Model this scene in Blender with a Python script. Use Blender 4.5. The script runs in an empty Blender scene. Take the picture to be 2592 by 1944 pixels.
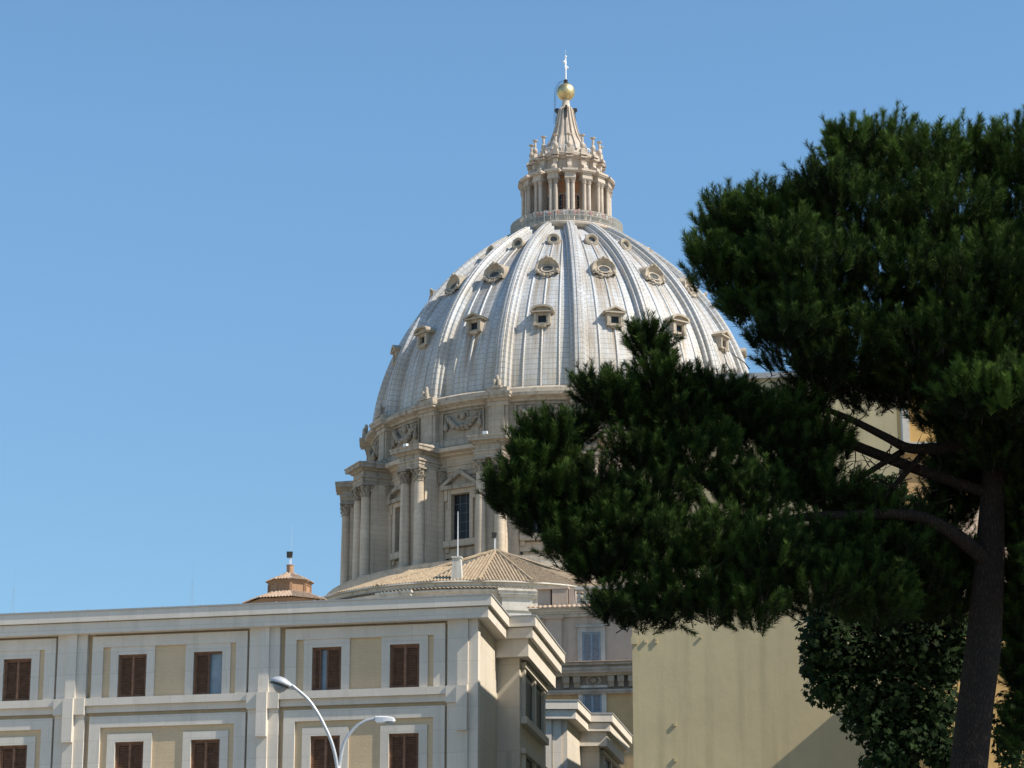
import bpy, bmesh, math, random
import numpy as np
from mathutils import Vector, Matrix

R = math.radians
scene = bpy.context.scene
COL = scene.collection
random.seed(7)

# ------------------------------------------------------------------ camera, sky, sun, exposure
F_PX, TILT, CAM_Z = 6600.0, R(15.6), 1.7            # focal length in pixels of the 2592 px wide photo
cam_d = bpy.data.cameras.new('camera')
cam_d.sensor_width = 36.0
cam_d.lens = 36.0 * F_PX / 2592.0
cam_d.clip_start = 0.5
cam_d.clip_end = 6000.0
cam = bpy.data.objects.new('camera', cam_d)
COL.objects.link(cam)
cam.location = (0, 0, CAM_Z)
cam.rotation_euler = (R(90) + TILT, 0, 0)
scene.camera = cam

SUN_AZ, SUN_EL = R(112), R(45)                       # azimuth from +Y towards +X
S = Vector((math.sin(SUN_AZ) * math.cos(SUN_EL), math.cos(SUN_AZ) * math.cos(SUN_EL), math.sin(SUN_EL)))
world = bpy.data.worlds.new('World')
scene.world = world
world.use_nodes = True
wn = world.node_tree
bg = wn.nodes['Background']
sky = wn.nodes.new('ShaderNodeTexSky')
sky.sky_type = 'NISHITA'
sky.sun_disc = False
sky.sun_elevation = SUN_EL
sky.sun_rotation = SUN_AZ
sky.altitude = 3000
sky.air_density = 1.5
sky.dust_density = 0.0
sky.ozone_density = 6.0
# slight cyan cast, and a little dimmer in the haze low over the town
tc = wn.nodes.new('ShaderNodeTexCoord')
sx = wn.nodes.new('ShaderNodeSeparateXYZ')
wn.links.new(tc.outputs['Generated'], sx.inputs[0])
cr = wn.nodes.new('ShaderNodeValToRGB')
cr.color_ramp.elements[0].position = 0.10
cr.color_ramp.elements[0].color = (0.80, 0.82, 0.74, 1)
cr.color_ramp.elements[1].position = 0.36
cr.color_ramp.elements[1].color = (1.06, 1.16, 1.06, 1)
wn.links.new(sx.outputs[2], cr.inputs[0])
mx = wn.nodes.new('ShaderNodeMix')
mx.data_type = 'RGBA'
mx.blend_type = 'MULTIPLY'
mx.inputs[0].default_value = 1.0
wn.links.new(sky.outputs[0], mx.inputs[6])
wn.links.new(cr.outputs[0], mx.inputs[7])
wn.links.new(mx.outputs[2], bg.inputs[0])
bg.inputs[1].default_value = 0.117
sun_d = bpy.data.lights.new('sun', 'SUN')
sun_d.energy = 4.5
sun_d.angle = R(0.53)
sun_d.color = (1.0, 0.91, 0.77)
sun = bpy.data.objects.new('sun', sun_d)
COL.objects.link(sun)
sun.rotation_euler = S.to_track_quat('Z', 'Y').to_euler()
scene.view_settings.view_transform = 'Standard'
scene.view_settings.look = 'None'
scene.view_settings.exposure = 0.5
scene.view_settings.gamma = 1.0
scene.render.engine = 'CYCLES'
scene.cycles.max_bounces = 6
scene.cycles.use_denoising = True


def zat(py, Y):
    up = (972 - py) / F_PX
    return CAM_Z + Y * (math.sin(TILT) + up * math.cos(TILT)) / (math.cos(TILT) - up * math.sin(TILT))


def at(px, py, Y):
    z = zat(py, Y)
    d = Y * math.cos(TILT) + (z - CAM_Z) * math.sin(TILT)
    return Vector(((px - 1296) * d / F_PX, Y, z))


# ------------------------------------------------------------------ materials
class NT:
    def __init__(s, name):
        s.m = bpy.data.materials.new(name)
        s.m.use_nodes = True
        s.t = s.m.node_tree
        s.b = s.t.nodes['Principled BSDF']

    def n(s, typ, **kw):
        nd = s.t.nodes.new(typ)
        for k, v in kw.items():
            setattr(nd, k, v)
        return nd

    def l(s, a, b):
        s.t.links.new(a, b)

    def math(s, op, a, b=0.0):
        nd = s.n('ShaderNodeMath', operation=op)
        for i, v in enumerate((a, b)):
            if isinstance(v, (int, float)):
                nd.inputs[i].default_value = v
            else:
                s.l(v, nd.inputs[i])
        return nd.outputs[0]

    def mix(s, fac, a, b, blend='MIX'):
        nd = s.n('ShaderNodeMix', data_type='RGBA', blend_type=blend)
        for idx, v in ((0, fac), (6, a), (7, b)):
            if isinstance(v, (int, float)):
                nd.inputs[idx].default_value = v
            elif isinstance(v, tuple):
                nd.inputs[idx].default_value = (*v, 1)
            else:
                s.l(v, nd.inputs[idx])
        return nd.outputs[2]

    def noise(s, vec, scale, detail=4, rough=0.55, vscale=None):
        if vscale:
            mp = s.n('ShaderNodeMapping')
            mp.inputs['Scale'].default_value = vscale
            s.l(vec, mp.inputs[0])
            vec = mp.outputs[0]
        nd = s.n('ShaderNodeTexNoise')
        nd.inputs['Scale'].default_value = scale
        nd.inputs['Detail'].default_value = detail
        nd.inputs['Roughness'].default_value = rough
        s.l(vec, nd.inputs['Vector'])
        return nd.outputs[0]

    def ramp(s, fac, lo, hi):
        nd = s.n('ShaderNodeMapRange')
        nd.inputs[1].default_value = lo
        nd.inputs[2].default_value = hi
        s.l(fac, nd.inputs[0])
        return nd.outputs[0]

    def bump(s, h, strength, dist=0.05):
        nd = s.n('ShaderNodeBump')
        nd.inputs['Strength'].default_value = strength
        nd.inputs['Distance'].default_value = dist
        s.l(h, nd.inputs['Height'])
        s.l(nd.outputs[0], s.b.inputs['Normal'])


def stone(name, base, dark, rough=0.85, big=0.15, streak=0.5, course=0.0, joint=0.5, fine=3.0, bumpy=0.25, uangle=None, ulen=1.6,
          streak_col=None):
    t = NT(name)
    pos = t.n('ShaderNodeNewGeometry').outputs['Position']
    c = t.mix(t.ramp(t.noise(pos, big, 5), 0.35, 0.7), base, tuple(0.5 * (x + y) for x, y in zip(base, dark)))
    c = t.mix(t.math('MULTIPLY', t.ramp(t.noise(pos, fine, 6, 0.65), 0.45, 0.75), 0.45), c, dark)
    st = t.ramp(t.noise(pos, 1.0, 5, 0.6, (1.7, 1.7, 0.09)), 0.5, 0.78)
    c = t.mix(t.math('MULTIPLY', st, streak), c, streak_col or tuple(x * 0.6 for x in dark))
    if course:
        sp = t.n('ShaderNodeSeparateXYZ')
        t.l(pos, sp.inputs[0])
        zf = t.math('FRACT', t.math('DIVIDE', sp.outputs[2], course))
        j = t.math('LESS_THAN', zf, 0.045 / course * 0.6)
        row = t.math('FLOOR', t.math('DIVIDE', sp.outputs[2], course))
        rn = t.n('ShaderNodeTexWhiteNoise', noise_dimensions='1D')
        t.l(row, rn.inputs['W'])
        c = t.mix(t.math('MULTIPLY', rn.outputs[0], 0.22), c, dark)
        if uangle is not None:
            u = t.math('ADD', t.math('MULTIPLY', sp.outputs[0], math.cos(uangle)), t.math('MULTIPLY', sp.outputs[1], math.sin(uangle)))
            uf = t.math('FRACT', t.math('ADD', t.math('DIVIDE', u, ulen), t.math('MULTIPLY', rn.outputs[0], 3.0)))
            j = t.math('MAXIMUM', j, t.math('LESS_THAN', uf, 0.02 / ulen))
            cell = t.math('ADD', t.math('FLOOR', t.math('ADD', t.math('DIVIDE', u, ulen), t.math('MULTIPLY', rn.outputs[0], 3.0))), t.math('MULTIPLY', row, 37.0))
            r2 = t.n('ShaderNodeTexWhiteNoise', noise_dimensions='1D')
            t.l(cell, r2.inputs['W'])
            c = t.mix(t.math('MULTIPLY', r2.outputs[0], 0.3), c, tuple(0.75 * x for x in base))
        c = t.mix(t.math('MULTIPLY', j, joint), c, tuple(x * 0.4 for x in dark))
    t.l(c, t.b.inputs['Base Color'])
    t.b.inputs['Roughness'].default_value = rough
    t.b.inputs['Specular IOR Level'].default_value = 0.25
    if bumpy:
        t.bump(t.noise(pos, fine * 2, 6, 0.7), bumpy, 0.06)
    return t.m


def plain(name, base, rough=0.5, metal=0.0, var=0.15, scale=8.0, spec=0.5):
    t = NT(name)
    pos = t.n('ShaderNodeNewGeometry').outputs['Position']
    c = t.mix(t.ramp(t.noise(pos, scale, 4), 0.35, 0.7), base, tuple(x * (1 - var) for x in base))
    t.l(c, t.b.inputs['Base Color'])
    t.b.inputs['Roughness'].default_value = rough
    t.b.inputs['Metallic'].default_value = metal
    t.b.inputs['Specular IOR Level'].default_value = spec
    return t.m


def lead_material():
    t = NT('lead_sheet')
    uv = t.n('ShaderNodeUVMap', uv_map='UVMap').outputs[0]
    at_ = t.n('ShaderNodeAttribute', attribute_name='stain').outputs['Fac']
    sp = t.n('ShaderNodeSeparateXYZ')
    t.l(uv, sp.inputs[0])
    u, v = sp.outputs[0], sp.outputs[1]
    row = t.math('FLOOR', t.math('DIVIDE', v, 0.70))
    rn = t.n('ShaderNodeTexWhiteNoise', noise_dimensions='1D')
    t.l(row, rn.inputs['W'])
    vf = t.math('FRACT', t.math('DIVIDE', v, 0.70))
    jh = t.math('LESS_THAN', vf, 0.085)
    uu = t.math('ADD', u, t.math('MULTIPLY', rn.outputs[0], 0.12))
    uf = t.math('FRACT', uu)
    jv = t.math('LESS_THAN', uf, 0.05)
    r2 = t.n('ShaderNodeTexWhiteNoise', noise_dimensions='1D')
    t.l(t.math('ADD', t.math('FLOOR', uu), t.math('MULTIPLY', row, 61.0)), r2.inputs['W'])
    pos = t.n('ShaderNodeNewGeometry').outputs['Position']
    base = t.mix(r2.outputs[0], (0.56, 0.585, 0.61), (0.46, 0.49, 0.525))
    base = t.mix(t.ramp(t.noise(pos, 0.5, 5), 0.4, 0.7), base, (0.45, 0.455, 0.45))
    low = t.n('ShaderNodeMapRange'); low.inputs[1].default_value = 13.0; low.inputs[2].default_value = 1.0
    t.l(v, low.inputs[0])
    base = t.mix(t.math('MULTIPLY', t.math('MULTIPLY', low.outputs[0], .75), t.ramp(t.noise(uv, 1.0, 4, 0.6, (1.3, .25, 1)), .3, .6)), base, (0.54, 0.475, 0.37))
    st = t.noise(uv, 1.0, 5, 0.65, (2.6, 0.10, 1))
    tan = t.math('MULTIPLY', t.ramp(st, 0.42, 0.66), t.math('ADD', t.math('MULTIPLY', at_, 1.25), 0.34))
    base = t.mix(t.math('MINIMUM', tan, .85), base, (0.27, 0.185, 0.095))
    st2 = t.noise(uv, 1.0, 5, 0.7, (7.0, 0.22, 1))
    drk = t.math('MULTIPLY', t.ramp(st2, 0.48, 0.62), at_)
    base = t.mix(t.math('MULTIPLY', drk, 0.8), base, (0.085, 0.062, 0.042))
    base = t.mix(t.math('MULTIPLY', jh, 0.85), base, (0.23, 0.18, 0.125))
    base = t.mix(t.math('MULTIPLY', jv, 0.16), base, (0.30, 0.27, 0.22))
    t.l(base, t.b.inputs['Base Color'])
    t.b.inputs['Roughness'].default_value = 0.48
    t.b.inputs['Specular IOR Level'].default_value = 0.45
    t.bump(t.noise(pos, 1.6, 4), 0.18, 0.12)
    return t.m


def tile_material(name, a, b, dark):
    t = NT(name)
    pos = t.n('ShaderNodeNewGeometry').outputs['Position']
    c = t.mix(t.ramp(t.noise(pos, 2.2, 3), 0.35, 0.65), a, b)
    c = t.mix(t.math('MULTIPLY', t.ramp(t.noise(pos, 7.0, 5, 0.7), 0.52, 0.7), 0.8), c, dark)
    t.l(c, t.b.inputs['Base Color'])
    t.b.inputs['Roughness'].default_value = 0.9
    t.b.inputs['Specular IOR Level'].default_value = 0.2
    return t.m


def leaf_material(name, a, b, rough=0.5, spec=0.4, trans=0.0):
    t = NT(name)
    at_ = t.n('ShaderNodeAttribute', attribute_name='tint').outputs['Fac']
    c = t.mix(at_, a, b)
    t.l(c, t.b.inputs['Base Color'])
    t.b.inputs['Roughness'].default_value = rough
    t.b.inputs['Specular IOR Level'].default_value = spec
    if trans:
        tr = t.n('ShaderNodeBsdfTranslucent')
        t.l(c, tr.inputs[0])
        mx = t.n('ShaderNodeMixShader')
        mx.inputs[0].default_value = trans
        t.l(t.b.outputs[0], mx.inputs[1])
        t.l(tr.outputs[0], mx.inputs[2])
        t.l(mx.outputs[0], t.t.nodes['Material Output'].inputs[0])
    return t.m


M = {}
M['drum'] = stone('weathered_travertine', (0.62, 0.525, 0.415), (0.38, 0.31, 0.235), course=0.62, joint=0.5, streak=0.7, big=0.12, fine=1.3, streak_col=(0.17, 0.14, 0.11))
M['attic'] = stone('pale_travertine', (0.47, 0.41, 0.335), (0.25, 0.21, 0.16), course=0.75, joint=0.5, streak=0.9, big=0.2, fine=1.6,
                   streak_col=(0.10, 0.085, 0.065))
M['lantern'] = stone('lantern_stone', (0.58, 0.505, 0.425), (0.33, 0.265, 0.21), streak=0.65, big=0.5, fine=3)
M['dormer'] = stone('weathered_dormer_stone', (0.48, 0.415, 0.33), (0.26, 0.215, 0.165), streak=0.7, big=0.6, fine=3)
M['stucco_red'] = stone('terracotta_stucco', (0.62, 0.31, 0.165), (0.42, 0.20, 0.11), streak=0.35, big=0.5, fine=2)
M['carved'] = stone('carved_stone', (0.36, 0.315, 0.255), (0.15, 0.12, 0.09), streak=0.5, big=0.4, fine=3)
M['lead'] = lead_material()
M['grey_lead'] = stone('grey_roof_sheet', (0.22, 0.21, 0.195), (0.13, 0.12, 0.10), streak=0.6)
M['gold'] = plain('gilded_bronze', (0.68, 0.55, 0.30), 0.48, 1.0, 0.3, 2.5)
M['white_metal'] = plain('white_painted_metal', (0.78, 0.79, 0.8), 0.4, 0.0, 0.1)
M['dark'] = plain('dark_bronze', (0.03, 0.028, 0.026), 0.5)
M['glass'] = plain('dark_window_glass', (0.02, 0.024, 0.03), 0.35, 0.0, 0.3, 2.0, 0.25)
M['grey_glass'] = plain('pale_grey_glass', (0.13, 0.135, 0.135), 0.4, 0.0, 0.4, 2.0, 0.3)  # paler than the dark window glass
M['mast'] = plain('haze_tinted_mast', (0.24, 0.33, 0.42), 0.8)  # grey-blue stands in for distance haze on the far masts
M['bars'] = plain('iron_bars', (0.09, 0.10, 0.11), 0.6)
M['rail'] = plain('grey_green_railing', (0.47, 0.46, 0.41), 0.6)
M['tile'] = tile_material('roman_tile', (0.42, 0.33, 0.225), (0.29, 0.215, 0.14), (0.10, 0.08, 0.06))
M['tile_red'] = tile_material('red_roman_tile', (0.34, 0.235, 0.165), (0.46, 0.36, 0.27), (0.12, 0.09, 0.07))
M['apse'] = stone('apse_plaster', (0.60, 0.57, 0.51), (0.37, 0.34, 0.29), streak=0.7, big=0.25, fine=2.5)
M['brick'] = stone('cupola_brick', (0.43, 0.26, 0.155), (0.27, 0.16, 0.10), course=0.16, joint=0.35, streak=0.4, big=0.6, fine=4)
FA = math.atan2(0.213, -0.977)
M['trav'] = stone('travertine_cladding', (0.75, 0.685, 0.60), (0.60, 0.545, 0.47), course=0.86, joint=0.2, streak=0.4, big=0.5, fine=5, bumpy=0.08,
                  uangle=FA, ulen=1.45, streak_col=(0.38, 0.36, 0.31))
M['trav_end'] = stone('cream_travertine', (0.68, 0.62, 0.53), (0.55, 0.485, 0.395), course=1.7, joint=0.3, streak=0.35, big=0.6, fine=4, bumpy=0.06,
                      uangle=R(81), ulen=0.9, streak_col=(0.40, 0.34, 0.26))
M['ochre_brick'] = stone('narrow_ochre_brick', (0.70, 0.54, 0.35), (0.55, 0.415, 0.265), course=0.055, joint=0.14, streak=0.15, big=0.8, fine=6, bumpy=0.15)
M['wood'] = plain('brown_shutter_wood', (0.19, 0.098, 0.058), 0.6, 0.0, 0.4, 6.0, 0.3)
M['wood_light'] = plain('light_shutter_wood', (0.29, 0.15, 0.085), 0.55, 0.0, 0.35, 6.0, 0.3)
M['curtain'] = plain('pale_curtain_glass', (0.30, 0.36, 0.42), 0.12, 0.0, 0.25, 3.0, 0.6)
M['coping'] = plain('zinc_coping', (0.36, 0.36, 0.35), 0.55)
M['yellow'] = stone('yellow_plaster', (0.51, 0.43, 0.26), (0.39, 0.325, 0.20), streak=0.6, big=0.22, fine=0.9, bumpy=0.16,
                    streak_col=(0.25, 0.205, 0.12))
M['pink'] = stone('pink_plaster', (0.50, 0.395, 0.315), (0.38, 0.295, 0.235), streak=0.5, big=0.3, fine=2)
M['ochre'] = stone('ochre_plaster', (0.58, 0.36, 0.13), (0.44, 0.27, 0.10), streak=0.35, big=0.3, fine=2)
M['ochre_pale'] = stone('faded_ochre_plaster', (0.45, 0.315, 0.165), (0.33, 0.225, 0.115), streak=0.5, big=0.3, fine=2)
M['trim'] = stone('grey_white_trim', (0.55, 0.52, 0.47), (0.30, 0.27, 0.235), streak=0.7, big=0.5, fine=3)
M['weathered'] = stone('sooty_stone', (0.24, 0.20, 0.165), (0.11, 0.09, 0.075), streak=0.6, big=0.5, fine=3)
M['weathered_pale'] = stone('stained_cornice_stone', (0.42, 0.375, 0.325), (0.19, 0.16, 0.135), streak=0.8, big=0.5, fine=3)
M['blue_shutter'] = plain('blue_grey_shutter', (0.23, 0.28, 0.33), 0.6, 0.0, 0.25, 5.0)
M['steel'] = plain('galvanised_steel', (0.52, 0.54, 0.56), 0.38, 0.25, 0.15, 10)
M['lamp_bowl'] = plain('lamp_glass_bowl', (0.33, 0.34, 0.34), 0.15, 0.0, 0.2, 10, 0.8)
def bark_material():
    t = NT('plated_pine_bark')
    pos = t.n('ShaderNodeNewGeometry').outputs['Position']
    mp = t.n('ShaderNodeMapping')
    mp.inputs['Scale'].default_value = (24, 24, 8.5)
    t.l(pos, mp.inputs[0])
    wob = t.n('ShaderNodeVectorMath', operation='ADD')
    nz = t.n('ShaderNodeTexNoise')
    nz.inputs['Scale'].default_value = 3.0
    t.l(pos, nz.inputs['Vector'])
    t.l(mp.outputs[0], wob.inputs[0]); t.l(nz.outputs[1], wob.inputs[1])
    vo = t.n('ShaderNodeTexVoronoi', feature='DISTANCE_TO_EDGE')
    vo.inputs['Scale'].default_value = 1.0
    t.l(wob.outputs[0], vo.inputs['Vector'])
    crack = t.ramp(vo.outputs['Distance'], 0.0, 0.22)
    vc = t.n('ShaderNodeTexVoronoi')
    vc.inputs['Scale'].default_value = 1.0
    t.l(wob.outputs[0], vc.inputs['Vector'])
    sp = t.n('ShaderNodeSeparateColor')
    t.l(vc.outputs['Color'], sp.inputs[0])
    c = t.mix(sp.outputs[0], (0.060, 0.041, 0.031), (0.034, 0.027, 0.023))
    c = t.mix(crack, (0.028, 0.021, 0.017), c)
    t.l(c, t.b.inputs['Base Color'])
    t.b.inputs['Roughness'].default_value = 0.95
    t.b.inputs['Specular IOR Level'].default_value = 0.1
    t.bump(crack, 0.8, 0.02)
    return t.m


M['bark'] = bark_material()
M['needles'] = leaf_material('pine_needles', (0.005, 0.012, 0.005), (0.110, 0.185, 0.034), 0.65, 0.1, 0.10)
M['leaves'] = leaf_material('plane_leaves', (0.007, 0.017, 0.007), (0.034, 0.060, 0.018), 0.7, 0.08, 0.15)
M['asphalt'] = stone('asphalt', (0.055, 0.055, 0.056), (0.035, 0.035, 0.036), streak=0.0, fine=5)
M['paving'] = stone('stone_paving', (0.25, 0.24, 0.22), (0.16, 0.15, 0.14), streak=0.0, fine=3)
M['earth'] = stone('pale_paved_ground', (0.45, 0.39, 0.31), (0.36, 0.31, 0.24), streak=0.0, fine=0.6)


# ------------------------------------------------------------------ mesh helpers
class MB:
    def __init__(s, mat=None):
        s.v, s.f, s.M = [], [], mat or Matrix.Identity(4)

    def add(s, vs, fs):
        o = len(s.v)
        s.v += [s.M @ Vector(p) for p in vs]
        s.f += [tuple(i + o for i in q) for q in fs]

    def box(s, x0, x1, y0, y1, z0, z1):
        s.add([(x0, y0, z0), (x1, y0, z0), (x1, y1, z0), (x0, y1, z0), (x0, y0, z1), (x1, y0, z1), (x1, y1, z1), (x0, y1, z1)],
              [(0, 3, 2, 1), (4, 5, 6, 7), (0, 1, 5, 4), (1, 2, 6, 5), (2, 3, 7, 6), (3, 0, 4, 7)])

    def prism(s, poly, z0, z1, cap=True):
        n = len(poly)
        vs = [(x, y, z0) for x, y in poly] + [(x, y, z1) for x, y in poly]
        fs = [(i, (i + 1) % n, (i + 1) % n + n, i + n) for i in range(n)]
        if cap:
            fs += [tuple(range(n - 1, -1, -1)), tuple(range(n, 2 * n))]
        s.add(vs, fs)

    def extr(s, poly, y0, y1):
        """polygon in (x, z) pushed along y"""
        n = len(poly)
        vs = [(x, y0, z) for x, z in poly] + [(x, y1, z) for x, z in poly]
        fs = [(i, (i + 1) % n, (i + 1) % n + n, i + n) for i in range(n)] + [tuple(range(n - 1, -1, -1)), tuple(range(n, 2 * n))]
        s.add(vs, fs)

    def lathe(s, prof, n=16, c=(0, 0), a0=0.0, a1=2 * math.pi, cap=False):
        full = abs(a1 - a0 - 2 * math.pi) < 1e-6
        m = n if full else n + 1
        vs, fs = [], []
        for r, z in prof:
            for i in range(m):
                a = a0 + (a1 - a0) * i / n
                vs.append((c[0] + r * math.sin(a), c[1] - r * math.cos(a), z))
        for k in range(len(prof) - 1):
            for i in range(n):
                j = (i + 1) % m
                fs.append((k * m + i, k * m + j, (k + 1) * m + j, (k + 1) * m + i))
        if cap:
            fs += [tuple(range(m - 1, -1, -1)), tuple(range((len(prof) - 1) * m, len(prof) * m))]
        s.add(vs, fs)

    def tube(s, path, rad, n=8, cap=True):
        path = [Vector(p) for p in path]
        if not hasattr(rad, '__len__'):
            rad = [rad] * len(path)
        vs, fs = [], []
        ref = None
        for i, p in enumerate(path):
            d = (path[min(i + 1, len(path) - 1)] - path[max(i - 1, 0)]).normalized()
            if ref is None:
                ref = d.orthogonal().normalized()
            x = (ref - d * ref.dot(d)).normalized()
            ref = x
            y = d.cross(x)
            for k in range(n):
                a = 2 * math.pi * k / n
                vs.append(p + (x * math.cos(a) + y * math.sin(a)) * rad[i])
        for i in range(len(path) - 1):
            for k in range(n):
                j = (k + 1) % n
                fs.append((i * n + k, i * n + j, (i + 1) * n + j, (i + 1) * n + k))
        if cap:
            fs += [tuple(range(n - 1, -1, -1)), tuple(range((len(path) - 1) * n, len(path) * n))]
        s.add(vs, fs)

    def ball(s, c, r, n=8, m=6, sq=(1, 1, 1)):
        vs, fs = [], []
        for j in range(1, m):
            t = math.pi * j / m
            for i in range(n):
                a = 2 * math.pi * i / n
                vs.append((c[0] + r * sq[0] * math.sin(t) * math.cos(a), c[1] + r * sq[1] * math.sin(t) * math.sin(a), c[2] + r * sq[2] * math.cos(t)))
        vs += [(c[0], c[1], c[2] + r * sq[2]), (c[0], c[1], c[2] - r * sq[2])]
        T, B = len(vs) - 2, len(vs) - 1
        for j in range(m - 2):
            for i in range(n):
                k = (i + 1) % n
                fs.append((j * n + i, (j + 1) * n + i, (j + 1) * n + k, j * n + k))
        for i in range(n):
            k = (i + 1) % n
            fs += [(T, i, k), (B, (m - 2) * n + k, (m - 2) * n + i)]
        s.add(vs, fs)

    def grid(s, rows):
        n = len(rows[0])
        vs = [p for r in rows for p in r]
        fs = [(i * n + k, i * n + k + 1, (i + 1) * n + k + 1, (i + 1) * n + k) for i in range(len(rows) - 1) for k in range(n - 1)]
        s.add(vs, fs)

    def build(s, name, mat, parent=None, smooth=False, world=False, recalc=True):
        me = bpy.data.meshes.new(name)
        off = root(parent).location if (world and parent) else Vector((0, 0, 0))
        me.from_pydata([tuple(p - off) for p in s.v], [], s.f)
        if recalc:
            bm = bmesh.new()
            bm.from_mesh(me)
            bmesh.ops.recalc_face_normals(bm, faces=bm.faces)
            bm.to_mesh(me)
            bm.free()
        if smooth:
            me.polygons.foreach_set('use_smooth', [True] * len(me.polygons))
            if smooth != 'all':
                me.set_sharp_from_angle(angle=R(smooth if smooth is not True else 40))
        me.materials.append(mat)
        return link(name, me, parent)


def root(o):
    while o.parent:
        o = o.parent
    return o


def link(name, me, parent=None):
    o = bpy.data.objects.new(name, me)
    COL.objects.link(o)
    if parent:
        o.parent = parent
    return o


def thing(name, label, cat, loc=(0, 0, 0), rz=0.0, group=None):
    o = bpy.data.objects.new(name, None)
    o.empty_display_size = 0.5
    COL.objects.link(o)
    o.location = loc
    o.rotation_euler = (0, 0, rz)
    return tag(o, label, cat, group)


def tag(o, label, cat, group=None):
    o['label'] = label
    o['category'] = cat
    if group:
        o['group'] = group
    return o


def part_copy(o, parent, rz):
    """a part with its sub-parts, turned about the thing's own axis"""
    c = o.copy()
    COL.objects.link(c)
    c.parent = parent
    c.rotation_euler = (0, 0, rz)
    for ch in o.children:
        d = ch.copy()
        COL.objects.link(d)
        d.parent = c
    return c


# ------------------------------------------------------------------ ground
g = MB(); g.add([(-2500, -500, 0), (2500, -500, 0), (2500, 4000, 0), (-2500, 4000, 0)], [(0, 1, 2, 3)])
o = g.build('ground', M['earth']); o['kind'] = 'structure'
g = MB(); g.add([(-200, -12, 0.004), (200, -12, 0.004), (200, 40, 0.004), (-200, 40, 0.004)], [(0, 1, 2, 3)])
o = g.build('road', M['asphalt']); o['kind'] = 'structure'
g = MB(); g.box(-200, 200, 40, 70, -0.3, 0.14)
o = g.build('pavement', M['paving']); o['kind'] = 'structure'

#@@DOME
# ------------------------------------------------------------------ the great dome
XD, YD = 7.1, 321.0
dome = thing('basilica_dome', 'huge ribbed lead dome on a columned stone drum with lantern, gilded ball and cross', 'dome', (XD, YD, 0))
AZ0, STEP = 2.3, 22.5
RIBS = [AZ0 + STEP * k for k in range(-5, 6)]
PANELS = [AZ0 - STEP / 2 + STEP * k for k in range(-4, 6)]
DR, DZ, DC = 35.34, 79.0, 11.0
TH0, TH1 = math.asin((83.9 - DZ) / DR), math.asin((110.6 - DZ) / DR)


def swell(z):
    """the shell is a little fuller at the shoulder than a plain arc"""
    q = min(max((z - 84.0) / 26.6, 0), 1)
    return .55 * math.sin(math.pi * q) + .75 * q ** 5


def prof(z, ex=0.0):
    return -DC + math.sqrt((DR + ex) ** 2 - (z - DZ) ** 2) + swell(z)


# podium and drum wall
b = MB()
b.lathe([(33.5, 46), (33.5, 57.5), (31.2, 60.3), (30.9, 61.2), (30.9, 62.3), (30.5, 62.3), (30.5, 62.75), (24, 62.76)], 96)
b.build('podium', M['drum'], dome, 30)
b = MB()
b.lathe([(24.5, 62), (24.5, 74.2), (24.75, 74.25), (24.75, 74.75), (24.9, 74.8), (24.9, 75.4), (25.05, 75.45), (25.05, 75.6), (24.8, 75.65), (24.8, 76.6),
         (25.2, 76.75), (25.3, 76.95), (26.0, 77.1), (26.05, 77.55), (25.4, 77.75), (24.6, 77.85)], 128)
b.build('drum_wall', M['drum'], dome, 30)


def capital(b, x, r, z0, z1, rc):
    """corinthian capital on the column axis (x, -r)"""
    h = z1 - z0
    b.lathe([(rc * 1.12, z0), (rc * 1.12, z0 + .06 * h), (rc * .98, z0 + .1 * h), (rc * 1.0, z0 + .55 * h), (rc * 1.25, z0 + .86 * h)], 12, (x, -r))
    for ring, (zz, n, rr, hh) in enumerate(((z0 + .1 * h, 8, 1.02, .34), (z0 + .32 * h, 8, 1.06, .36))):
        for k in range(n):
            a = 2 * math.pi * (k + .5 * ring) / n
            ca, sa = math.cos(a), math.sin(a)
            w = rc * .34
            pts = []
            for (q, out, wd) in ((0, rr, 1), (.55, rr + .12, .9), (.9, rr + .42, .6), (.72, rr + .5, .25)):
                for sg in (-1, 1):
                    pts.append((x + ca * rc * out - sa * w * wd * sg, -r + sa * rc * out + ca * w * wd * sg, zz + q * hh * h))
            b.add(pts, [(0, 1, 3, 2), (2, 3, 5, 4), (4, 5, 7, 6)])
    for k in range(4):
        a = math.pi / 4 + k * math.pi / 2
        b.ball((x + math.cos(a) * rc * 1.55, -r + math.sin(a) * rc * 1.55, z0 + .76 * h), rc * .3, 8, 5)
    w = rc * 1.45
    b.box(x - w, x + w, -r - w, -r + w, z0 + .88 * h, z1)


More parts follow.
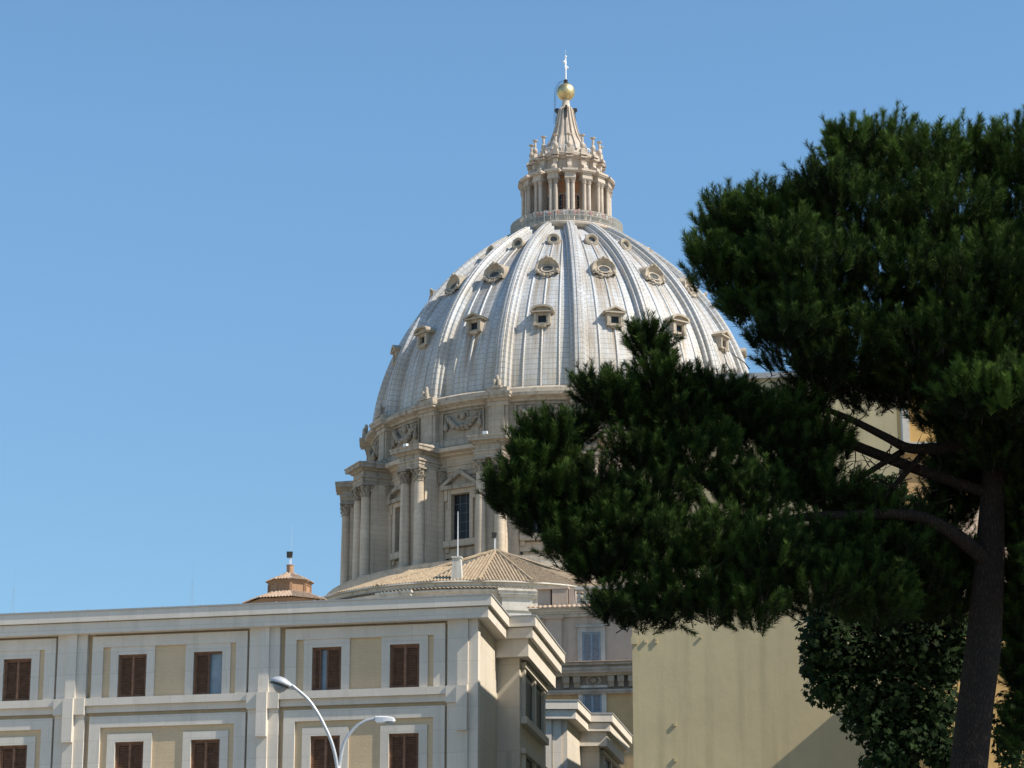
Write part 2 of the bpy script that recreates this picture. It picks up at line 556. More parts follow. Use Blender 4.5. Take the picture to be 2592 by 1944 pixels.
def buttress():
    b = MB()
    b.box(-1.70, 1.70, -27.42, -24.2, 62.7, 75.1)
    b.box(-2.5, 2.5, -25.1, -24.2, 62.7, 75.1)                       # half pilaster against the drum
    b.box(-1.95, 1.95, -27.55, -25.2, 62.76, 63.5)
    p = b.build('buttress', M['drum'], dome)
    for sx in (-1.17, 1.17):
        c = MB()
        c.box(sx - .84, sx + .84, -27.9 - .84, -27.9 + .84, 62.76, 63.1)
        c.lathe([(.82, 63.1), (.84, 63.25), (.74, 63.4), (.72, 63.5), (.76, 63.6), (.64, 63.75), (.625, 66.5), (.60, 69), (.555, 71.5), (.535, 73.45)], 20, (sx, -27.9))
        c.build('column', M['drum'], p, 35)
        k = MB(); capital(k, sx, 27.9, 73.45, 75.05, .56); k.build('capital', M['carved'], p, 30)
    for sx in (-2.05, 2.05):
        k = MB(); capital(k, sx, 25.05, 73.45, 75.05, .42); k.build('capital', M['carved'], p, 30)
    e = MB()
    e.box(-1.72, 1.72, -28.5, -24.6, 75.08, 75.45)
    e.box(-1.80, 1.80, -28.58, -24.6, 75.45, 75.85)
    e.box(-1.95, 1.95, -28.74, -24.6, 75.85, 76.0)
    e.box(-1.66, 1.66, -28.44, -24.6, 76.0, 76.72)
    e.box(-1.9, 1.9, -28.7, -24.6, 76.72, 76.9)
    e.box(-2.02, 2.02, -28.85, -24.6, 76.9, 77.02)
    e.box(-2.42, 2.42, -29.25, -24.6, 77.02, 77.45)
    e.box(-2.52, 2.52, -29.35, -24.6, 77.45, 77.62)
    # weathered slope on top
    e.add([(-2.5, -29.3, 77.62), (2.5, -29.3, 77.62), (2.0, -24.7, 78.1), (-2.0, -24.7, 78.1), (-2.5, -24.7, 77.62), (2.5, -24.7, 77.62)],
          [(0, 1, 2, 3), (0, 3, 4), (1, 5, 2)])
    e.build('entablature', M['attic'], p)
    return p


b0 = buttress()
slits = []
for z in (63.9, 66.6, 69.3, 72.0):
    sl = MB(); sl.box(2.56, 2.72, -24.56, -24.4, z, z + .75)
    slits.append(sl.build('slit_window', M['dark'], dome))
for i, a in enumerate(RIBS):
    if i == 0:
        b0.rotation_euler[2] = R(a)
    else:
        part_copy(b0, dome, R(a))
    for slit in slits:
        if i == 0:
            slit.rotation_euler[2] = R(a)
        else:
            part_copy(slit, dome, R(a))


def arch_pts(w, h, n=12):
    return [(w * math.cos(math.pi * k / n), h * math.sin(math.pi * k / n)) for k in range(n + 1)]


def drum_window(seg):
    b = MB()
    y = -24.45
    for sx in (-1, 1):
        b.box(sx * 1.28 if sx > 0 else -1.75, 1.75 if sx > 0 else -1.28, y - .85, y + .1, 66.4, 71.95)
        b.box(min(sx * 1.75, sx * 2.25), max(sx * 1.75, sx * 2.25), y - .6, y + .1, 65.0, 71.2)
        b.box(min(sx * 1.78, sx * 2.2), max(sx * 1.78, sx * 2.2), y - .95, y - .2, 71.2, 72.5)      # console
        b.box(min(sx * 1.82, sx * 2.16), max(sx * 1.82, sx * 2.16), y - .6, y - .2, 70.2, 71.2)
    b.box(-1.75, 1.75, y - .85, y + .1, 71.95, 72.5)
    b.box(-2.3, 2.3, y - .95, y + .1, 65.6, 66.4)
    b.box(-2.5, 2.5, y - .3, y + .1, 64.4, 65.5)
    p = b.build('drum_window', M['drum'], dome)
    g = MB(); g.box(-1.28, 1.28, y - .1, y + .05, 66.4, 71.95); g.build('pane', M['glass'], p)
    g = MB()
    for x in (-.43, .43):
        g.box(x - .045, x + .045, y - .16, y - .1, 66.4, 71.95)
    for z in (67.5, 68.6, 69.7, 70.8):
        g.box(-1.28, 1.28, y - .15, y - .1, z - .035, z + .035)
    g.build('glazing_bars', M['bars'], p)
    d = MB()
    d.box(-2.55, 2.55, y - 1.25, y + .1, 72.5, 72.95)
    if seg:
        out = [(x, 72.95 + z) for x, z in arch_pts(2.6, 1.5)]
        inn = [(x, 72.95 + z) for x, z in arch_pts(2.05, 1.0)]
        inn[0] = (2.05, 72.951); inn[-1] = (-2.05, 72.951)
        n = len(out)
        for k in range(n - 1):
            d.extr([out[k], out[k + 1], inn[k + 1], inn[k]], y - 1.25, y + .1)
        d.extr(inn, y - .55, y + .1)
    else:
        d.extr([(-2.7, 72.95), (-2.1, 72.95), (0, 74.25), (0, 74.85)], y - 1.25, y + .1)
        d.extr([(2.7, 72.95), (0, 74.85), (0, 74.25), (2.1, 72.95)], y - 1.25, y + .1)
        d.extr([(-2.1, 72.95), (2.1, 72.95), (0, 74.25)], y - .55, y + .1)
    d.build('pediment', M['attic'], p, 30)
    # niche-like low arched opening under the window is part of the wall
    return p


win_tri, win_seg = drum_window(False), drum_window(True)
for i, a in enumerate(PANELS):
    src = win_tri if i % 2 == 1 else win_seg
    if i < 2:
        src.rotation_euler[2] = R(a)
    else:
        part_copy(src, dome, R(a))

# attic with pilasters, garlands and cornice
b = MB()
b.lathe([(24.5, 77.5), (25.2, 77.9), (25.2, 78.6), (24.75, 78.7), (24.65, 82.4), (24.8, 82.45)], 128)
b.build('attic_wall', M['attic'], dome, 30)
b = MB()
b.lathe([(24.75, 82.45), (24.95, 82.5), (25.0, 82.75), (25.2, 82.85), (25.75, 83.0), (25.8, 83.4), (25.6, 83.45), (25.15, 83.6), (25.1, 84.0), (24.6, 84.35), (24.2, 84.4)], 128)
b.build('attic_cornice', M['attic'], dome, 30)


def attic_pilaster():
    b = MB()
    b.box(-1.2, 1.2, -25.35, -24.5, 77.6, 82.4)
    b.box(-.8, .8, -25.5, -24.5, 78.6, 82.0)
    b.box(-1.3, 1.3, -25.5, -24.5, 77.8, 78.5)
    b.box(-1.3, 1.3, -25.62, -24.5, 82.0, 82.5)
    b.box(-1.4, 1.4, -25.75, -24.5, 82.5, 82.85)
    b.box(-1.75, 1.75, -26.3, -24.5, 82.85, 83.15)
    b.box(-1.85, 1.85, -26.42, -24.5, 83.15, 83.5)
    b.box(-1.35, 1.35, -25.95, -24.5, 83.5, 84.15)
    return b.build('attic_pilaster', M['attic'], dome)


def garland():
    b = MB()
    rnd = random.Random(3)
    y = -24.78
    for k in range(27):                                           # hanging swag of fruit and leaves
        t = -1 + 2 * k / 26
        x, z = t * 2.05, 81.55 - 1.55 * (1 - t * t) ** .8
        r = .25 + .13 * (1 - t * t)
        for q in range(3):
            b.ball((x + rnd.uniform(-.14, .14), y - .12 - rnd.uniform(0, .3), z + rnd.uniform(-.16, .16)), r * rnd.uniform(.6, 1), 6, 5)
    for sx in (-1, 1):                                            # tassels
        b.lathe([(.1, 81.7), (.16, 81.2), (.12, 80.9), (.3, 80.5), (.34, 80.1), (.2, 79.9), (.05, 79.75)], 8, (sx * 2.35, y - .12))
        for k in range(9):
            b.ball((sx * (2.2 + rnd.uniform(-.45, .3)), y - .1, 81.5 + rnd.uniform(-.3, .25)), .15, 6, 4)
    b.ball((0, y - .12, 81.5), .42, 10, 8, (1, .7, 1.15))        # mask
    for k in range(12):
        a = math.pi * k / 11
        b.ball((math.cos(a) * .72, y - .05, 81.45 + math.sin(a) * .6), .17, 6, 4)
    b.box(-2.95, 2.95, y - .06, y + .15, 82.05, 82.2)
    b.box(-2.95, -2.8, y - .06, y + .15, 79.0, 82.05)
    b.box(2.8, 2.95, y - .06, y + .15, 79.0, 82.05)
    return b.build('garland', M['carved'], dome, 60)


def rib_finial():
    b = MB()
    b.box(-.6, .6, -26.1, -25.1, 84.0, 84.35)
    for x, y, z in ((-.27, -25.85, 0), (.27, -25.85, 0), (0, -25.6, .55)):
        b.lathe([(.2, 84.3 + z), (.24, 84.6 + z), (.22, 84.95 + z), (.13, 85.12 + z), (.02, 85.18 + z)], 10, (x, y))
    b.box(-.2, .2, -25.8, -25.35, 84.3, 84.9)
    return b.build('rib_finial', M['attic'], dome, 40)


def rib():
    b = MB()
    n = 48
    rows, uvs = [], []
    pts = [(-1, -.15), (-1, .42), (-.94, .5), (-.66, .52), (-.62, .84), (-.54, .95), (-.2, .98), (-.14, 1.06), (.14, 1.06), (.2, .98), (.54, .95), (.62, .84), (.66, .52), (.94, .5), (1, .42), (1, -.15)]
    for i in range(n + 1):
        th = TH0 + (TH1 - TH0) * i / n
        w = 1.12 - .32 * i / n
        rows.append([(w * x, -(-DC + (DR + h) * math.cos(th) + swell(DZ + DR * math.sin(th))), DZ + (DR + h) * math.sin(th)) for x, h in pts])
        uvs.append([(x * 1.5 + h, DR * (th - TH0)) for x, h in pts])
    b.grid(rows)
    # top end and foot close the strip
    b.f.append(tuple(range(len(pts)))); b.f.append(tuple(range(n * len(pts), (n + 1) * len(pts))))
    o = b.build('rib', M['lead'], dome, 30, recalc=False)
    lay = o.data.uv_layers.new(name='UVMap')
    flat = [q for r in uvs for q in r]
    for lp in o.data.loops:
        lay.data[lp.index].uv = flat[lp.vertex_index]
    at_ = o.data.attributes.new('stain', 'FLOAT', 'POINT')
    at_.data.foreach_set('value', [.16 + .22 * math.exp(-abs(q[0]) * 2) for q in flat])
    return o


def studs():
    b = MB()
    for i in range(2, 46, 1):
        th = TH0 + (TH1 - TH0) * i / 47
        y, z = -(-DC + (DR + 1.0) * math.cos(th) + swell(DZ + DR * math.sin(th))), DZ + (DR + 1.0) * math.sin(th)
        b.box(.30, .345, y - .05, y + .05, z - .035, z + .035)
    return b.build('climbing_pegs', M['grey_lead'], dome)


for mk in (attic_pilaster, rib_finial, rib, studs):
    p0 = mk()
    p0.rotation_euler[2] = R(RIBS[0])
    for a in RIBS[1:]:
        part_copy(p0, dome, R(a))
p0 = garland()
p0.rotation_euler[2] = R(PANELS[0])
for a in PANELS[1:]:
    part_copy(p0, dome, R(a))

# dormer rows: heights on the shell
ROW1, ROW2, ROW3 = 93.4, 101.6, 106.9


def shell():
    nu, nv = 16 * 28, 90
    ths = np.linspace(TH0, TH1, nv + 1)
    az = np.linspace(0, 2 * np.pi, nu + 1)[:-1] + R(AZ0)
    vs, st = [], []
    uv = []
    rnd = random.Random(11)
    dens = [rnd.uniform(.75, 1.25) for _ in range(16)]
    for j, th in enumerate(ths):
        z = DZ + DR * math.sin(th)
        r = prof(z)
        for i in range(nu + 1):
            a = az[i % nu]
            vs.append((r * math.sin(a), -r * math.cos(a), z))
            p, q = divmod(i, 28)
            fr = q / 28 - .5                                      # -.5 .. .5 across the panel
            x = fr * r * 2 * math.tan(R(STEP / 2))
            d = 0
            for (zr, hw, ln) in ((ROW1 - .9, 1.35, 6.5), (ROW2 - .8, 1.4, 9.0), (ROW3 - .4, 1.0, 7.0)):
                if z < zr and abs(x) < hw * 1.15:
                    d = max(d, math.exp(-(zr - z) / ln * 1.6) * (1 - .35 * abs(x) / hw))
            d = max(d, .75 * max(0, 1 - (fr + .5 - .10) / .16) * (1 - .5 * j / nv), .35 * max(0, 1 - (.42 - fr) / .10))
            st.append(d * dens[p % 16])
            uv.append((i / 28 * 10.0, DR * (th - TH0)))
    W = nu + 1
    fs = [(j * W + i, j * W + i + 1, (j + 1) * W + i + 1, (j + 1) * W + i) for j in range(nv) for i in range(nu)]
    b = MB(); b.v = [Vector(v) for v in vs]; b.f = fs
    o = b.build('lead_shell', M['lead'], dome, 'all', recalc=False)
    lay = o.data.uv_layers.new(name='UVMap')
    for lp in o.data.loops:
        lay.data[lp.index].uv = uv[lp.vertex_index]
    o.data.attributes.new('stain', 'FLOAT', 'POINT').data.foreach_set('value', st)
    return o


shell()


def batten(frac, nm='batten'):
    """a standing roll of lead running up the panel at a fraction of its width"""
    b = MB()
    n = 40
    rows = []
    for i in range(n + 1):
        th = TH0 + (R(56) - TH0) * i / n
        r = prof(DZ + DR * math.sin(th))
        x = frac * r * 2 * math.tan(R(STEP / 2))
        w, rr = .13, math.sqrt(max(r * r - x * x, 1))
        row = []
        for k in range(5):
            a = math.pi * k / 4
            h = .17 * math.sin(a) - .02
            dr = h * math.cos(th)
            row.append((x + w * math.cos(a), -(rr + dr), DZ + DR * math.sin(th) + h * math.sin(th)))
        rows.append(row)
    b.grid(rows)
    o = b.build(nm, M['lead'], dome, 80, recalc=False)
    lay = o.data.uv_layers.new(name='UVMap')
    for lp in o.data.loops:
        i = lp.vertex_index // 5
        lay.data[lp.index].uv = (.5, .3 + i / n * 30)
    o.data.attributes.new('stain', 'FLOAT', 'POINT').data.foreach_set('value', [.12] * len(o.data.vertices))
    return o


for fr in (-.23, 0.0, .23):
    p0 = batten(fr)
    p0.rotation_euler[2] = R(PANELS[0])
    for a in PANELS[1:]:
        part_copy(p0, dome, R(a))


def square_dormer(seg):
    z0, z1 = 92.5, 94.05
    rf = prof(z0) + .28
    y = -rf
    back = -(prof(z1) - 1.2)
    b = MB()
    for sx in (-1, 1):
        b.box(min(sx * .5, sx * .98), max(sx * .5, sx * .98), y, back, z0, z1)
        b.box(min(sx * .66, sx * 1.0), max(sx * .66, sx * 1.0), y - .16, y, z0 + .15, z1 - .12)
    b.box(-.5, .5, y, back, z0, z0 + .32)
    b.box(-.5, .5, y, back, z0 + 1.2, z1)
    b.box(-.6, -.5, y - .08, y, z0 + .27, z0 + 1.25)
    b.box(.5, .6, y - .08, y, z0 + .27, z0 + 1.25)
    b.box(-.6, .6, y - .08, y, z0 + 1.25, z0 + 1.36)
    b.box(-1.1, 1.1, y - .2, y, z0 - .05, z0 + .14)
    b.lathe([(.62, z0 - .05), (.5, z0 - .28), (.05, z0 - .36)], 10, (0, y + .12))
    p = b.build('square_dormer', M['dormer'], dome)
    g = MB(); g.box(-.5, .5, y + .3, y + .36, z0 + .32, z0 + 1.2); g.build('pane', M['glass'], p)
    d = MB()
    d.box(-1.32, 1.32, y - .42, back - .1, z1, z1 + .16)
    if seg:
        out = [(x, z1 + .16 + z) for x, z in arch_pts(1.42, .78)]
        inn = [(x, z1 + .16 + z) for x, z in arch_pts(1.15, .52)]
        for k in range(len(out) - 1):
            d.extr([out[k], out[k + 1], inn[k + 1], inn[k]], y - .46, back - .3)
        d.extr(inn, y - .05, back - .3)
    else:
        d.extr([(-1.45, z1 + .16), (-1.0, z1 + .16), (0, z1 + .66), (0, z1 + .92)], y - .46, back - .6)
        d.extr([(1.45, z1 + .16), (0, z1 + .92), (0, z1 + .66), (1.0, z1 + .16)], y - .46, back - .6)
        d.extr([(-1.0, z1 + .16), (1.0, z1 + .16), (0, z1 + .66)], y - .05, back - .6)
    d.build('pediment', M['dormer'], p, 30)
    return p


def hood_dormer():
    """oval window under a projecting shell-shaped hood with crest and scrolls"""
    zc = 101.1
    b = MB()
    y0 = -(prof(zc) + .55)
    sl = .55                                                      # the face leans back by this much per metre

    def fy(z, out=0.0):
        return y0 + (z - zc) * sl - out
    # oval ring
    n = 24
    rows = []
    for k in range(n + 1):
        a = 2 * math.pi * k / n
        ring = []
        for q in range(6):
            t = 2 * math.pi * q / 6
            rr = .13 * math.cos(t)
            x, z = (.78 + rr) * math.cos(a), zc + (.52 + rr) * math.sin(a)
            ring.append((x, fy(z, .05 + .13 * math.sin(t)), z))
        ring.append(ring[0])
        rows.append(ring)
    b.grid(rows)
    # hood: inner shell, rim and outer back
    rim, inner, back, rim2 = [], [], [], []
    m = 20
    for k in range(m + 1):
        a = math.pi * (-.12 + 1.24 * k / m)
        ca, sa = math.cos(a), math.sin(a)
        proj = .80 * max(0, sa) ** .6 + .15
        sa2 = math.copysign(abs(sa) ** .8, sa)
        zr = zc - .12 + 1.36 * sa2
        flu = 1 + .03 * math.cos(k * math.pi)
        ca = math.copysign(abs(ca) ** .8, ca)
        rim.append((1.36 * ca * flu, fy(zr, proj * .9), zr))
        rim2.append((1.50 * ca, fy(zr + .10 * sa, proj * .85), zr + .12 * sa))
        zi = zc + .60 * sa
        inner.append((.86 * ca, fy(zi, 0), zi))
        zb = zc + 1.6 * sa2
        rb = prof(zb) - .1
        back.append((1.48 * ca, -rb, zb))
    mid = [tuple(.45 * u + .55 * v + (0.22 if i == 1 else 0) * .6 for i, (u, v) in enumerate(zip(p, q))) for p, q in zip(inner, rim)]
    b.grid([inner, mid, rim, rim2, back])
    # plate under the hood
    b.add([(-1.2, fy(zc - .5), zc - .5), (1.2, fy(zc - .5), zc - .5), (1.0, fy(zc + .7), zc + .7), (-1.0, fy(zc + .7), zc + .7)], [(0, 1, 2, 3)])
    # scrolls, bottom volutes and crest
    rnd = random.Random(5)
    for sx in (-1, 1):
        b.ball((sx * 1.2, fy(zc - .42, .2), zc - .38), .25, 8, 6, (1, .7, 1.1))
        b.ball((sx * .95, fy(zc - .5, .12), zc - .58), .2, 8, 6, (1.3, .6, .8))
        b.ball((sx * .55, fy(zc - .8, .1), zc - .82), .24, 8, 6, (1.5, .6, .7))
        b.ball((sx * .36, fy(zc - .95, .16), zc - 1.02), .17, 8, 6, (1.2, .7, 1))
        b.ball((sx * .3, fy(zc + 1.2, .8), zc + 1.38), .17, 8, 6, (1.2, .7, .9))
        b.ball((sx * .55, fy(zc + 1.1, .8), zc + 1.28), .13, 8, 6, (1.4, .7, .8))
    b.ball((0, fy(zc - .9, .12), zc - .98), .2, 8, 6, (1.6, .6, .8))
    b.ball((0, fy(zc + 1.15, .85), zc + 1.45), .23, 8, 6, (1, .8, 1.15))
    p = b.build('shell_hood_dormer', M['dormer'], dome, 60)
    g = MB()
    g.add([(.75 * math.cos(2 * math.pi * k / 20), fy(zc + .48 * math.sin(2 * math.pi * k / 20), .02), zc + .48 * math.sin(2 * math.pi * k / 20)) for k in range(20)], [tuple(range(20))])
    g.build('pane', M['grey_glass'], p)
    g = MB()
    for x in (-.4, -.13, .13, .4):
        h = .48 * math.sqrt(1 - (x / .78) ** 2)
        g.tube([(x, fy(zc - h, .06), zc - h), (x, fy(zc + h, .06), zc + h)], .022, 4)
    for z in (-.16, .16):
        w = .76 * math.sqrt(1 - (z / .52) ** 2)
        g.tube([(-w, fy(zc + z, .06), zc + z), (w, fy(zc + z, .06), zc + z)], .022, 4)
    g.build('window_grille', M['bars'], p)
    return p


def round_dormer():
    zc = 106.75
    rc = prof(zc)
    el = R(12)
    ax = Vector((0, -math.cos(el), math.sin(el)))
    up = Vector((0, math.sin(el), math.cos(el)))
    o = Vector((0, -(rc + .80), zc))
    b = MB()
    n = 24
    pr = [(.44, -.25), (.46, .02), (.56, .10), (.62, 0.02), (.72, .11), (.84, .05), (.87, -.15), (.87, -1.9)]
    rows = []
    for r_, d in pr:
        rows.append([tuple(o + Vector((r_ * math.cos(2 * math.pi * k / n), 0, 0)) + up * (r_ * math.sin(2 * math.pi * k / n)) + ax * d) for k in range(n + 1)])
    b.grid(rows)
    p = b.build('round_dormer', M['dormer'], dome, 40)
    g = MB()
    g.add([tuple(o + Vector((.52 * math.cos(2 * math.pi * k / 18), 0, 0)) + up * (.52 * math.sin(2 * math.pi * k / 18)) - ax * .24) for k in range(18)], [tuple(range(18))])
    g.build('pane', M['grey_glass'], p)
    g = MB()
    c0 = o - ax * .2
    g.add([tuple(c0 + Vector((x, 0, 0)) + up * z) for x, z in ((-.5, -.16), (.5, -.16), (.36, -.42), (-.36, -.42))], [(0, 1, 2, 3)])
    g.build('sill', M['dormer'], p)
    return p


for row in (square_dormer, hood_dormer, round_dormer):
    alt = [square_dormer(True), square_dormer(False)] if row is square_dormer else [row()]
    for i, a in enumerate(PANELS):
        if i < len(alt):
            alt[i % len(alt)].rotation_euler[2] = R(a)
        else:
            part_copy(alt[i % len(alt)], dome, R(a))

# low service hatch at the foot of one panel
b = MB()
y = -(prof(85.0) + .5)
b.box(-.55, -.3, y, y + 1.2, 84.3, 86.2); b.box(.3, .55, y, y + 1.2, 84.3, 86.2); b.box(-.75, .75, y - .15, y + 1.2, 86.2, 86.45); b.box(-.3, .3, y, y + 1.2, 84.3, 84.6)
p = b.build('hatch_dormer', M['dormer'], dome)
g = MB(); g.box(-.3, .3, y + .2, y + .25, 84.6, 86.2); g.build('pane', M['glass'], p)
p.rotation_euler[2] = R(PANELS[1] + 1.5)

# gallery round the lantern
b = MB()
b.lathe([(6.1, 108.8), (6.15, 109.6), (6.5, 109.9), (6.6, 110.2), (7.2, 110.4), (7.38, 110.55), (7.42, 110.8), (7.3, 110.92), (4.2, 110.95)], 96)
gal = b.build('gallery', M['lantern'], dome, 30)
b = MB()
NR = 300
for k in range(NR):
    a = 2 * math.pi * k / NR
    x, y_ = 7.28 * math.sin(a), -7.28 * math.cos(a)
    w = .05 if k % 10 == 0 else .03
    b.box(x - w, x + w, y_ - w, y_ + w, 110.92, 112.42 if k % 10 == 0 else 112.32)
for z in (111.05, 111.7, 112.32):
    b.lathe([(7.25, z), (7.31, z), (7.31, z + .05), (7.25, z + .05), (7.25, z)], 96)
b.build('railing', M['rail'], gal)

# lantern
b = MB()
b.lathe([(4.15, 110.9), (4.15, 117.3), (4.3, 117.4), (4.3, 117.9), (4.75, 118.1), (4.8, 118.4), (4.2, 118.6)], 64)
lan = b.build('lantern', M['stucco_red'], dome, 30)
b = MB()
b.lathe([(4.35, 118.45), (4.35, 118.9), (4.25, 119.0), (4.25, 120.35), (4.4, 120.4), (4.45, 120.7), (4.75, 120.8), (4.8, 121.15), (4.6, 121.3), (2.6, 121.35)], 64)
b.build('lantern_attic', M['lantern'], lan, 30)
AZL = AZ0 + 1.4
LPOS = [AZL + STEP * k for k in range(-6, 7)]


def lantern_pier():
    q = MB()
    q.box(-.34, .34, -5.5, -4.0, 110.93, 117.3)
    q.box(-.72, .72, -5.95, -4.0, 117.28, 117.62)
    q.box(-.66, .66, -5.9, -4.0, 117.62, 118.0)
    q.box(-.92, .92, -6.2, -4.0, 118.0, 118.15)
    q.box(-1.0, 1.0, -6.3, -4.0, 118.15, 118.4)
    ob = [q.build('pier', M['lantern'], lan)]
    for sx in (-.34, .34):
        c = MB()
        c.lathe([(.34, 110.93), (.34, 111.15), (.28, 111.25), (.265, 113), (.235, 116.55)], 14, (sx, -5.62))
        capital(c, sx, 5.62, 116.55, 117.27, .26)
        ob.append(c.build('column', M['lantern'], lan, 35))
    v = MB()                                                       # volute bracket above the pier
    v.box(-.3, .3, -5.5, -4.2, 118.42, 118.75)
    pts = [(-5.45, 118.75), (-5.5, 119.05), (-5.3, 119.3), (-4.95, 119.45), (-4.75, 119.8), (-4.85, 120.2), (-4.7, 120.45), (-4.2, 120.45), (-4.2, 118.75)]
    v.add([(-.28, y, z) for y, z in pts] + [(.28, y, z) for y, z in pts],
          [tuple(range(9)), tuple(range(17, 8, -1))] + [(i, (i + 1) % 9, (i + 1) % 9 + 9, i + 9) for i in range(9)])
    v.box(-.45, .45, -5.1, -4.2, 120.45, 120.62)
    v.box(-.5, .5, -5.2, -4.2, 120.8, 121.1)
    ob.append(v.build('volute', M['lantern'], lan))
    c = MB()
    c.box(-.3, .3, -4.85, -4.25, 121.25, 121.75)
    c.lathe([(.16, 121.75), (.14, 121.85), (.3, 122.05), (.34, 122.3), (.26, 122.55), (.13, 122.7), (.17, 122.95), (.15, 123.3), (.13, 123.5), (.35, 123.62), (.37, 123.72), (.05, 123.8)], 12, (0, -4.55))
    ob.append(c.build('candelabrum', M['lantern'], lan, 40))
    return ob


def lantern_window():
    z0, z1, w = 111.2, 115.0, .58
    y = -4.13
    fr = MB()
    outer = [(-w - .16, z0)] + [(-x, z1 + z) for x, z in arch_pts(w + .16, w + .16)] + [(w + .16, z0)]
    inner = [(-w, z0)] + [(-x, z1 + z) for x, z in arch_pts(w, w)] + [(w, z0)]
    for k in range(len(outer) - 1):
        fr.extr([outer[k], outer[k + 1], inner[k + 1], inner[k]], y - .1, y + .2)
    for x in (-.2, .2):
        fr.box(x - .02, x + .02, y - .03, y + .02, z0, z1 + .5)
    for z in (112.1, 113.0, 113.9, 114.8):
        fr.box(-w, w, y - .03, y + .02, z - .02, z + .02)
    a = fr.build('window_frame', M['lantern'], lan)
    g = MB(); g.extr(inner, y - .015, y + .05)
    return [a, g.build('window_pane', M['glass'], lan)]


def spin(objs, angles):
    for ob in objs:
        ob.rotation_euler[2] = R(angles[0])
        for a in angles[1:]:
            c = ob.copy(); COL.objects.link(c); c.parent = ob.parent; c.rotation_euler = (0, 0, R(a))


spin(lantern_pier(), LPOS)
spin(lantern_window(), [AZL - STEP / 2 + STEP * k for k in range(-4, 6)])
b = MB()
for k in range(64):
    a = 2 * math.pi * k / 64
    x, y_ = 3.6 * math.sin(a), -3.6 * math.cos(a)
    b.box(x - .03, x + .03, y_ - .03, y_ + .03, 121.35, 122.5)
b.lathe([(3.57, 122.45), (3.63, 122.45), (3.63, 122.55), (3.57, 122.55), (3.57, 122.45)], 64)
b.build('upper_railing', M['white_metal'], lan)

# spire, ball and cross
SP = [(2.95, 121.3), (2.9, 122.4), (2.45, 123.6), (1.86, 124.6), (1.46, 125.8), (1.18, 126.9), (.96, 128.0), (.82, 128.7), (.66, 129.0)]
b = MB()
b.lathe(SP, 48)
b.lathe([(.62, 129.0), (.66, 129.15), (.55, 129.3), (.5, 129.7), (.46, 130.0), (.5, 130.05), (.42, 130.3)], 24)
sp = b.build('spire', M['lantern'], dome, 40)
q = MB()
for r0, hh, ww in ((0, .24, .2),):
    rows = []
    for r_, z in SP[1:]:
        w = ww * (.35 + .65 * r_ / 2.9)
        rows.append([(-w, -r_ + .05, z), (-w * .8, -r_ - hh * .8, z), (w * .8, -r_ - hh * .8, z), (w, -r_ + .05, z)])
    q.grid(rows)
fl = q.build('spire_rib', M['lantern'], sp)
spin([fl], [AZL + STEP * k for k in range(-6, 7)])
q = MB()
pts = [(-.95, 127.2), (-1.35, 127.3), (-1.2, 128.1), (-1.25, 128.4), (-1.5, 128.6), (-1.45, 128.95), (-1.1, 129.0), (-.7, 128.9)]
n = len(pts)
q.add([(-.14, y, z) for y, z in pts] + [(.14, y, z) for y, z in pts], [tuple(range(n)), tuple(range(2 * n - 1, n - 1, -1))] + [(i, (i + 1) % n, (i + 1) % n + n, i + n) for i in range(n)])
sc_ = q.build('spire_scroll', M['dark'], sp)
spin([sc_], [0, 88, 180, -92])
b = MB(); b.ball((0, 0, 131.3), 1.2, 48, 32); b.build('gilded_ball', M['gold'], dome, 'all')
b = MB()
b.lathe([(.3, 132.4), (.36, 132.6), (.22, 132.75), (.3, 132.95), (.12, 133.1)], 12)
b.build('cross_base', M['dark'], dome, 40)
b = MB(Matrix.Rotation(R(77), 4, 'Z'))
b.tube([(0, 0, 133.0), (0, 0, 136.3)], [.12, .085], 8)
b.tube([(-1.0, 0, 135.2), (1.0, 0, 135.2)], .085, 8)
for x, z in ((-1.05, 135.2), (1.05, 135.2), (0, 136.35)):
    b.ball((x, 0, z), .17, 8, 6)
for sx in (-1, 1):
    b.tube([(0, 0, 134.4), (sx * .45, 0, 134.75), (sx * .35, 0, 135.1), (sx * .15, 0, 135.15)], .05, 6)
    b.tube([(0, 0, 135.9), (sx * .35, 0, 135.8), (sx * .4, 0, 135.5), (sx * .15, 0, 135.25)], .05, 6)
b.tube([(0, 0, 136.4), (0, 0, 137.3)], .014, 5)
b.build('cross', M['white_metal'], dome, 40)
# rope ladder hanging beside the ball
b = MB()
lad = [(-.35, -.5, 132.7), (-.9, -.6, 132.4), (-1.32, -.6, 131.6), (-1.42, -.55, 130.5), (-1.45, -.5, 128.8), (-1.5, -.5, 126.6)]
lp = [Vector(p) for p in lad]
for sx in (-.1, .1):
    b.tube([p + Vector((sx, 0, 0)) for p in lp], .02, 5)
for i in range(len(lp) - 1):
    n = max(2, int((lp[i + 1] - lp[i]).length / .25))
    for k in range(n):
        p = lp[i].lerp(lp[i + 1], k / n)
        b.tube([p - Vector((.1, 0, 0)), p + Vector((.1, 0, 0))], .018, 4)
lt = thing('rope_ladder', 'thin rope ladder hanging down the left side of the gilded ball', 'ladder', (XD, YD, 0))
b.build('ladder', M['dark'], lt)

# small lights standing on the drum
for a, lab in ((-19.6, 'small white floodlight on the cornice slab of the front column pair'), (-42.1, 'small white floodlight on the cornice slab left of the pedimented window')):
    t = thing('floodlight', lab, 'floodlight', (XD, YD, 0), R(a), 'floodlights on the drum cornices')
    b = MB(); b.box(-.9, -.35, -28.9, -28.55, 77.75, 78.1); b.build('housing', M['white_metal'], t)
    b = MB(); b.box(-.66, -.58, -28.75, -28.68, 77.55, 77.76); b.build('bracket', M['dark'], t)

